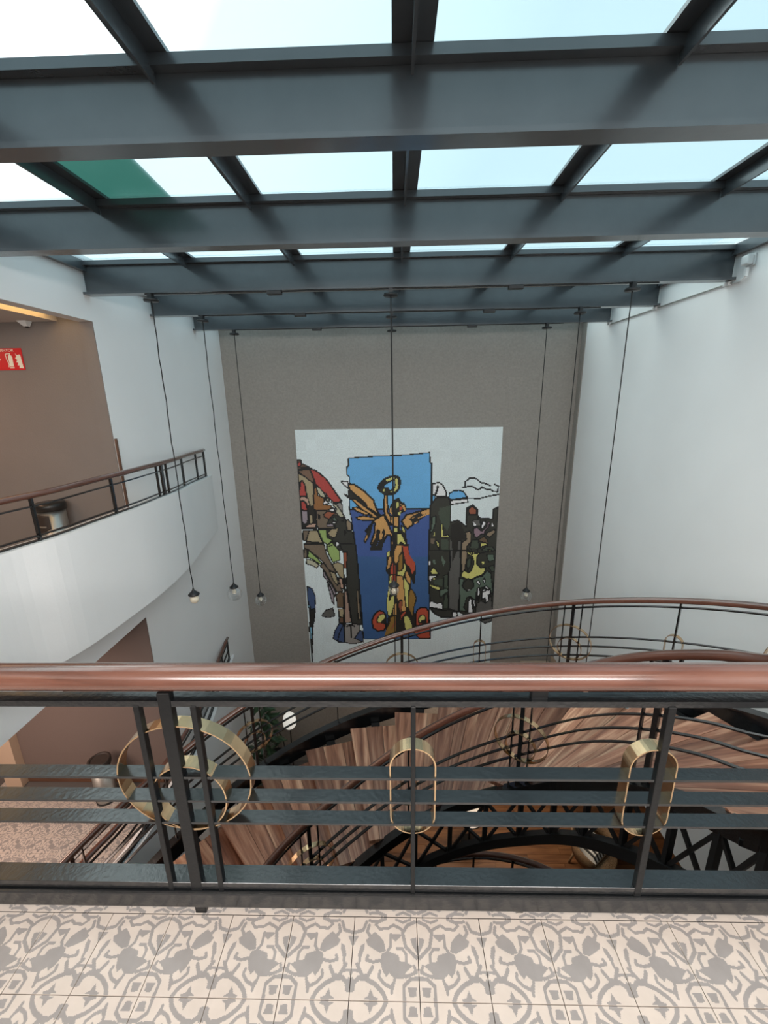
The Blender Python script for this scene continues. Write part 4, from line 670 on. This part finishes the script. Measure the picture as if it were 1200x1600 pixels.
# ================================================================== BALCONY RAILINGS
def balc(dz, name, label, ymin, zf, stations, rz=0.9):
    root = thing(name, label, 'railing', (0, 0, 0))
    n = [p for p in BC if ymin <= p.y <= 6.70]
    ys = [p.y for p in n]
    X = lambda y: interp(y, [p.y for p in BC][::-1], [p.x for p in BC][::-1])-0.04
    YS = np.linspace(6.66, ymin, 40)
    zr = lambda y: zf(y)+dz
    zt = (lambda y: interp(y, PY, PZ)) if dz == 0 else (lambda y: 0.46-S)
    MB().sweep([(X(y), y, zr(y)) for y in YS], circ(0.030, 12, 0.026), smooth=True).obj('handrail', M['rail'], root)
    MB().sweep([(X(y), y, zr(y)-0.085) for y in YS], rect(0.022, 0.012)).obj('top_bar', M['black'], root)
    MB().sweep([(X(y), y, zt(y)+0.045) for y in YS], rect(0.022, 0.012)).obj('bottom_bar', M['black'], root)
    MB().sweep([(X(y), y, zt(y)+0.009) for y in YS], rect(0.03, 0.012)).obj('base_plate', M['black'], root)
    if dz != 0: MB().sweep([(X(y), y, zt(y)+0.19) for y in YS], rect(0.022, 0.012)).obj('middle_bar', M['black'], root)
    for y, w in stations:
        x = X(y); B((x-0.012, y-w/2, zt(y)), (x+0.012, y+w/2, zr(y)-0.02), 'post' if w > 0.025 else 'baluster', M['black'], root)
    return root
ZU = lambda y: interp(y, [1.6, 2.87, 3.75, 4.5, 5.85, 6.75], [0.93, 0.935, 0.943, 0.937, 0.895, 0.858])
balc(0, 'balcony_railing', 'low black railing with brown handrail on the upper white balcony at the left', 1.75, ZU,
     [(6.62, 0.035), (6.2, 0.014), (5.55, 0.02), (4.98, 0.014), (4.86, 0.04), (4.74, 0.014), (3.95, 0.02), (3.15, 0.02), (2.5, 0.035)])
balc(-S, 'balcony_railing', 'low railing with brown handrail on the lower balcony floor at the left', 2.62, lambda y: 0.885,
     [(6.62, 0.035), (6.2, 0.014), (5.5, 0.014), (4.9, 0.035), (4.2, 0.014), (3.5, 0.014), (2.9, 0.035), (2.65, 0.03)])

# ================================================================== PENDANTS
def pendant(x, y, zb, r, label, kind='globe', wig=0.0, group='pendant lamps on black cords'):
    t = thing('pendant_lamp', label, 'pendant lamp', (x, y, 0), group=group)
    top = 2.63
    MB().lathe([(0, top-0.075), (0.066, top-0.075), (0.072, top-0.066), (0.066, top-0.052), (0, top-0.050)], n=18).obj('ceiling_cap', M['blackm'], t)
    MB().box((-0.020, -0.03, top-0.052), (0.020, 0.03, top-0.001)).obj('hook_bracket', M['blackm'], t)
    n = 30; zs = np.linspace(top-0.07, zb+0.10, n)
    MB().tube([(wig*math.sin(i*0.9)*0.5+wig*math.sin(i*2.3)*0.4, 0, z) for i, z in enumerate(zs)], 0.006, 6).obj('cord', M['cord'], t)
    MB().lathe([(0.008, 0.10), (0.014, 0.075), (0.035, 0.055), (0.062, 0.03), (0.062, 0.018), (0, 0.018)], (0, 0, zb), 16).obj('socket_cap', M['blackm'], t)
    if kind == 'bulb':
        MB().lathe([(0.02, 0.018)]+[(0.052*math.sin(a), -0.035+0.052*math.cos(a)) for a in np.linspace(0.35, PI, 9)], (0, 0, zb), 16).obj('bulb', M['filament'], t)
    else:
        MB().lathe([(r*math.sin(a), 0.02-r*0.93+r*math.cos(a)) for a in np.linspace(0.38, PI, 14)], (0, 0, zb), 22).obj('globe', M['globe'], t)
        MB().lathe([(0.016, 0.018), (0.018, -0.01), (0.03, -0.04), (0.026, -0.07), (0, -0.085)], (0, 0, zb), 12).obj('bulb', M['filament'], t)
    return t
pendant(-2.342, 4.48, -0.575, 0.10, 'pendant with a small bare bulb, leftmost cord, hanging before the white wall', 'bulb', 0.007)
pendant(-2.350, 5.65, -1.035, 0.105, 'clear globe pendant hanging before the left white wall, just left of the grey corner', wig=0.006)
pendant(-2.382, 6.82, -1.74, 0.10, 'clear globe pendant hanging low before the left end of the grey back wall')
pendant(-0.020, 4.48, -0.475, 0.06, 'small globe pendant hanging in front of the lower body of the mural figure')
pendant(-0.018, 5.65, -2.45, 0.10, 'long central pendant on the middle beam, its cord crossing the mural')
pendant(-0.020, 6.82, -3.35, 0.10, 'longest central pendant on the farthest beam, its cord crossing the mural')
pendant(2.258, 4.48, -1.60, 0.10, 'long pendant whose cord runs before the right white wall')
pendant(2.258, 5.65, -2.43, 0.10, 'long pendant whose cord follows the right edge of the grey back wall')
pendant(2.262, 6.82, -1.68, 0.10, 'clear globe pendant before the right part of the grey back wall, above the curved handrail')

# ================================================================== SMALL THINGS
def bin_(loc, label, h=0.60, r=0.15, open_=True, rz=0):
    t = thing('waste_bin', label, 'waste bin', loc, rz)
    MB().lathe([(r-0.004, 0.0), (r-0.004, 0.03), (r-0.008, 0.035), (r-0.008, h-0.09), (0, h-0.09)], n=28).obj('body', M['silver'], t)
    MB().lathe([(0, 0.001), (r+0.002, 0.001), (r+0.002, 0.028), (r-0.003, 0.03)], n=28).obj('base_ring', M['plastic'], t)
    if open_:
        MB().lathe([(r-0.006, h-0.09), (r+0.008, h-0.085), (r+0.010, h-0.03), (r, h-0.008), (0, h)], n=28).obj('lid', M['plastic'], t)
        b = MB(); vs = []
        for i in range(9):
            a = math.radians(-132+68*i/8); k = i/8
            zlo = h-0.34+0.07*k; zhi = h-0.115-0.02*abs(k-0.3)
            for rr, z in ((r-0.007, zlo), (r-0.007, zhi), (r+0.004, zhi-0.012), (r+0.004, zlo+0.012)): vs.append((rr*math.cos(a), rr*math.sin(a), z))
        b.add(vs, [(i*4+j, (i+1)*4+j, (i+1)*4+(j+1) % 4, i*4+(j+1) % 4) for i in range(8) for j in range(4)]+[(0, 1, 2, 3), (35, 34, 33, 32)]).obj('swing_flap', M['canin'], t)
        b = MB(); b.box((-0.05, -r-0.012, h-0.25), (0.05, -r+0.0, h-0.235)); o = b.obj('handle', M['silver'], t); o.rotation_euler = (0, 0, math.radians(-8))
    else:
        MB().lathe([(r-0.02, h-0.10), (0, h-0.10)], n=28).obj('opening', M['canin'], t)
        MB().lathe([(r-0.008, h-0.10), (r+0.004, h-0.07), (r+0.005, h-0.01), (r-0.01, h), (r-0.03, h-0.01), (r-0.03, h-0.099)], n=28).obj('rim', M['canin'], t)
        MB().lathe([(r-0.03, h-0.014), (0, h-0.02)], n=28).obj('lid', M['canin'], t)
    return t
bin_((-3.70, 4.36, 0), 'steel waste bin with black lid and flap against the taupe wall of the upper corridor', 0.60, 0.135, True, 0)
bin_((-3.77, 4.30, -S), 'steel waste bin with dark round top on the tiled floor of the lower corridor', 0.62, 0.125, False)

# fire extinguisher sign
sg = thing('extinguisher_sign', 'red sign with EXTINTOR lettering and extinguisher symbol on the taupe corridor wall', 'sign', (-3.955, 4.545, 2.06))
B((-0.285, -0.004, -0.105), (0.165, 0.003, 0.105), 'sign_board', M['red'], sg)
def flat(pts, name, m, parent, y=-0.0065, th=0.0022):
    n = len(pts); b = MB(); vs = [(x, y, z) for x, z in pts]+[(x, y+th, z) for x, z in pts]
    b.add(vs, [tuple(range(n)), tuple(range(2*n-1, n-1, -1))]+[(i, n+i, n+(i+1) % n, (i+1) % n) for i in range(n)]); return b.obj(name, m, parent)
cu = bpy.data.curves.new('txt', 'FONT'); cu.body = 'EXTINTOR'; cu.size = 0.036; cu.align_x = 'CENTER'; cu.extrude = 0.001
to = bpy.data.objects.new('txt', cu); COL.objects.link(to); bpy.context.view_layer.update()
tme = bpy.data.meshes.new_from_object(to); bpy.data.objects.remove(to)
tme.materials.clear(); tme.materials.append(M['signw'])
lt = link('lettering', tme, sg, (-0.012, -0.0055, 0.073)); lt.rotation_euler = (PI/2, 0, 0); lt.scale = (1.12, 1, 1)
flat([(0.017, -0.07), (0.057, -0.07), (0.059, 0.02), (0.052, 0.036), (0.042, 0.04), (0.042, 0.05), (0.032, 0.05), (0.032, 0.04), (0.022, 0.036), (0.015, 0.02)], 'extinguisher_body', M['signw'], sg)
flat([(0.015, -0.088), (0.059, -0.088), (0.059, -0.076), (0.015, -0.076)], 'extinguisher_base', M['signw'], sg)
flat([(0.045, 0.05), (0.045, 0.057), (-0.003, 0.055), (-0.011, 0.045), (-0.007, 0.0), (0.007, -0.05), (-0.001, -0.075), (0.005, -0.078), (0.014, -0.05), (0.0, 0.0), (-0.004, 0.042), (0.003, 0.049)], 'hose', M['signw'], sg)
flat([(0.098, 0.055), (0.11, 0.036), (0.116, 0.042), (0.123, 0.04), (0.138, 0.046), (0.148, 0.03), (0.15, -0.03), (0.156, -0.09), (0.126, -0.086), (0.113, -0.088), (0.118, -0.06), (0.098, -0.062), (0.11, -0.035), (0.09, -0.03), (0.106, -0.01), (0.088, 0.01), (0.105, 0.022)], 'flame', M['signw'], sg)
flat([(-0.183, -0.02), (-0.113, -0.02), (-0.113, -0.05), (-0.065, 0.0), (-0.113, 0.05), (-0.113, 0.02), (-0.183, 0.02)], 'arrow', M['signw'], sg)

# emergency lamp and conduit on the right wall
el = thing('emergency_light', 'white emergency lamp box high on the right wall beside the third beam', 'wall lamp', (XR, 4.32, 2.74))
bevel(B((-0.075, -0.045, -0.03), (-0.02, 0.04, 0.05), 'housing', M['wht'], el), 0.012)
bevel(B((-0.02, -0.05, -0.04), (-0.002, 0.05, 0.06), 'back_plate', M['wht'], el), 0.008)
B((-0.05, -0.015, -0.12), (-0.025, 0.01, -0.05), 'bracket', M['wht'], el)
MB().tube([(-0.03, 0, -0.12), (-0.02, 0.08, -0.14), (-0.015, 0.18, -0.13)], 0.010, 8).obj('cable', M['wht'], el)
cn = thing('conduit', 'thin grey conduit running along the right wall below the beam ends', 'conduit', (XR-0.014, 0, 0))
MB().tube([(0, 4.42, 2.60), (0, 4.56, 2.615), (0, 5.7, 2.607), (0, 6.87, 2.60)], 0.008, 8).obj('pipe', M['silver'], cn)
for y in (4.56, 5.72, 6.86): bevel(B((-0.02, y-0.04, 2.592), (0.013, y+0.04, 2.628), 'clip', M['wht'], cn), 0.008)

# ground floor: armchair, lamp, plant, leaning panel, side table, chair
ac = thing('armchair', 'woven rattan armchair with a striped cushion on the ground floor beneath the stairs', 'armchair', (3.36, 5.60, -6.30), math.radians(215))
b = MB(); vs = []; n = 18
for i in range(n+1):
    a = math.radians(150+240*i/n); k = math.sin(PI*i/n)
    for rr, z in ((0.36, 0.30), (0.40, 0.52+0.16*k), (0.37, 0.53+0.17*k), (0.33, 0.30)): vs.append((rr*math.cos(a), rr*math.sin(a), z))
b.add(vs, [(i*4+j, (i+1)*4+j, (i+1)*4+(j+1) % 4, i*4+(j+1) % 4) for i in range(n) for j in range(4)]+[(0, 1, 2, 3), tuple(n*4+j for j in (3, 2, 1, 0))], smooth=True).obj('backrest', M['rattan'], ac)
MB().lathe([(0, 0.26), (0.34, 0.26), (0.36, 0.32), (0.34, 0.36), (0, 0.36)], n=24).obj('seat', M['rattan'], ac)
for sx in (-1, 1):
    for sy in (-1, 1): MB().tube([(0.22*sx, 0.22*sy, 0.28), (0.27*sx, 0.27*sy, 0.0)], 0.02, 8).obj('leg', M['rattan'], ac)
cs = thing('cushion', 'black and white striped cushion on the rattan armchair', 'cushion', (3.31, 5.64, -5.93), math.radians(35))
b = MB(); N = 14
for i in range(N):
    for j in range(8):
        def q(i, j):
            u, v = i/N*2-1, j/8*2-1; h = 0.10*max(0, (1-u**4)*(1-v**4))**0.5; return (u*0.24, v*0.22, 0.06+h)
        b.add([q(i, j), q(i+1, j), q(i+1, j+1), q(i, j+1)], [(0, 1, 2, 3)], i % 2, smooth=True)
b.box((-0.235, -0.215, 0.0), (0.235, 0.215, 0.062)); o = b.obj('cushion_cover', [M['cushw'], M['cushd']], cs)

lp = thing('floor_lamp', 'floor lamp with a white rounded shade standing by the back wall on the ground floor', 'floor lamp', (-2.24, 7.4, -6.30))
MB().lathe([(0, 0), (0.14, 0), (0.14, 0.02), (0.02, 0.035), (0, 0.035)], n=20).obj('base', M['blackm'], lp)
MB().tube([(0, 0, 0.03), (0, 0, 1.30)], 0.014, 8).obj('pole', M['blackm'], lp)
MB().lathe([(0.0, 1.28), (0.09, 1.28), (0.13, 1.33), (0.14, 1.42), (0.12, 1.54), (0.07, 1.60), (0, 1.61)], n=24).obj('lamp_shade', M['shade'], lp)

pl = thing('potted_plant', 'tall dark leafy plant against the lower left wall, seen between the stair rails', 'plant', (-2.52, 6.72, -6.30))
MB().lathe([(0, 0), (0.14, 0), (0.19, 0.34), (0.17, 0.34), (0.16, 0.31), (0, 0.31)], n=20).obj('pot', M['pot'], pl)
MB().tube([(0, 0, 0.3), (0.03, 0.02, 1.0), (-0.02, 0, 1.9)], 0.018, 7).obj('stem', M['stemg'], pl)
lm = MB()
lm.add([(0, 0, 0), (0.035, 0.06, 0.012), (0.04, 0.15, 0.0), (0, 0.25, -0.04), (-0.04, 0.15, 0.0), (-0.035, 0.06, 0.012), (0, 0.13, -0.012)], [(0, 1, 6), (1, 2, 6), (2, 3, 6), (3, 4, 6), (4, 5, 6), (5, 0, 6)])
lme = lm.mesh('leaf', M['leaf'])
for i in range(150):
    h = 0.6+1.9*random.random(); a = random.random()*2*PI; rr = 0.02+0.16*random.random()*(1.1-abs(h-1.4)/1.6)
    o = link('leaf', lme, pl, (rr*math.cos(a), rr*math.sin(a), h)); o.rotation_euler = (random.uniform(-0.7, 0.6), random.uniform(-.4, .4), a-PI/2); o.scale = [random.uniform(0.7, 1.2)]*3
ap = thing('wall_panel', 'white panel with black brush drawing on the lower left wall behind the plant', 'artwork', (XL+0.02, 7.34, -5.15))
B((-0.015, -0.42, -1.12), (0.012, 0.42, 1.05), 'panel_board', M['wht'], ap)
def side_flat(pts, m, name='brush_mark'):
    n = len(pts); vs = [(0.0125, y, z) for y, z in pts]+[(0.0165, y, z) for y, z in pts]
    MB().add(vs, [tuple(range(n))[::-1], tuple(range(n, 2*n))]+[(i, (i+1) % n, n+(i+1) % n, n+i) for i in range(n)]).obj(name, m, ap)
for i in range(16):
    cy, cz = random.uniform(-0.33, 0.33), random.uniform(-0.95, 0.9); k = random.randint(5, 8); r0 = random.uniform(0.03, 0.10)
    side_flat([(cy+r0*random.uniform(.4, 1)*math.cos(2*PI*j/k), cz+1.6*r0*random.uniform(.4, 1)*math.sin(2*PI*j/k)) for j in range(k)], M['cushd'])
wc = thing('spindle_chair', 'black spindle-back chair in the lower left corner by the back wall', 'chair', (-2.62, 7.5, -6.30), math.radians(200))
MB().lathe([(0, 0.42), (0.2, 0.42), (0.22, 0.44), (0.2, 0.46), (0, 0.455)], n=18).obj('seat', M['blackm'], wc)
for sx in (-1, 1):
    for sy in (-1, 1): MB().tube([(0.13*sx, 0.13*sy, 0.43), (0.2*sx, 0.2*sy, 0.0)], 0.013, 7).obj('leg', M['blackm'], wc)
MB().tube([(0.19*math.cos(a), -0.16-0.05*math.sin(a), 0.45+0.45*math.sin(a)) for a in np.linspace(0, PI, 14)], 0.012, 7).obj('back_bow', M['blackm'], wc)
for x in (-0.12, -0.06, 0, 0.06, 0.12):
    MB().tube([(x, -0.15, 0.45), (x*1.1, -0.2, 0.45+0.44*math.sqrt(max(0, 1-(x*1.1/0.19)**2)))], 0.006, 6).obj('spindle', M['blackm'], wc)
lg = thing('wall_cabinet', 'small beige cabinet top at the foot of the right corner of the back wall', 'cabinet', (2.86, 7.45, -4.10))
bevel(B((-0.30, -0.30, 0.36), (0.28, 0.33, 0.40), 'cabinet_top', M['beige_wall'], lg), 0.006)
B((-0.27, -0.27, -2.2), (0.26, 0.33, 0.36), 'cabinet_body', M['beige_wall'], lg)
rt = thing('round_table', 'small round white-topped table on the ground floor under the staircase', 'table', (1.30, 6.0, -6.30))
MB().lathe([(0, 0.60), (0.22, 0.60), (0.24, 0.615), (0.23, 0.63), (0, 0.63)], n=28).obj('tabletop', M['wht'], rt)
MB().lathe([(0.235, 0.605), (0.245, 0.615), (0.235, 0.632)], n=28).obj('rim', M['blackm'], rt)
MB().tube([(0, 0, 0.02), (0, 0, 0.6)], 0.02, 8).obj('stem', M['blackm'], rt)
MB().lathe([(0, 0), (0.15, 0), (0.15, 0.02), (0, 0.03)], n=20).obj('base', M['blackm'], rt)
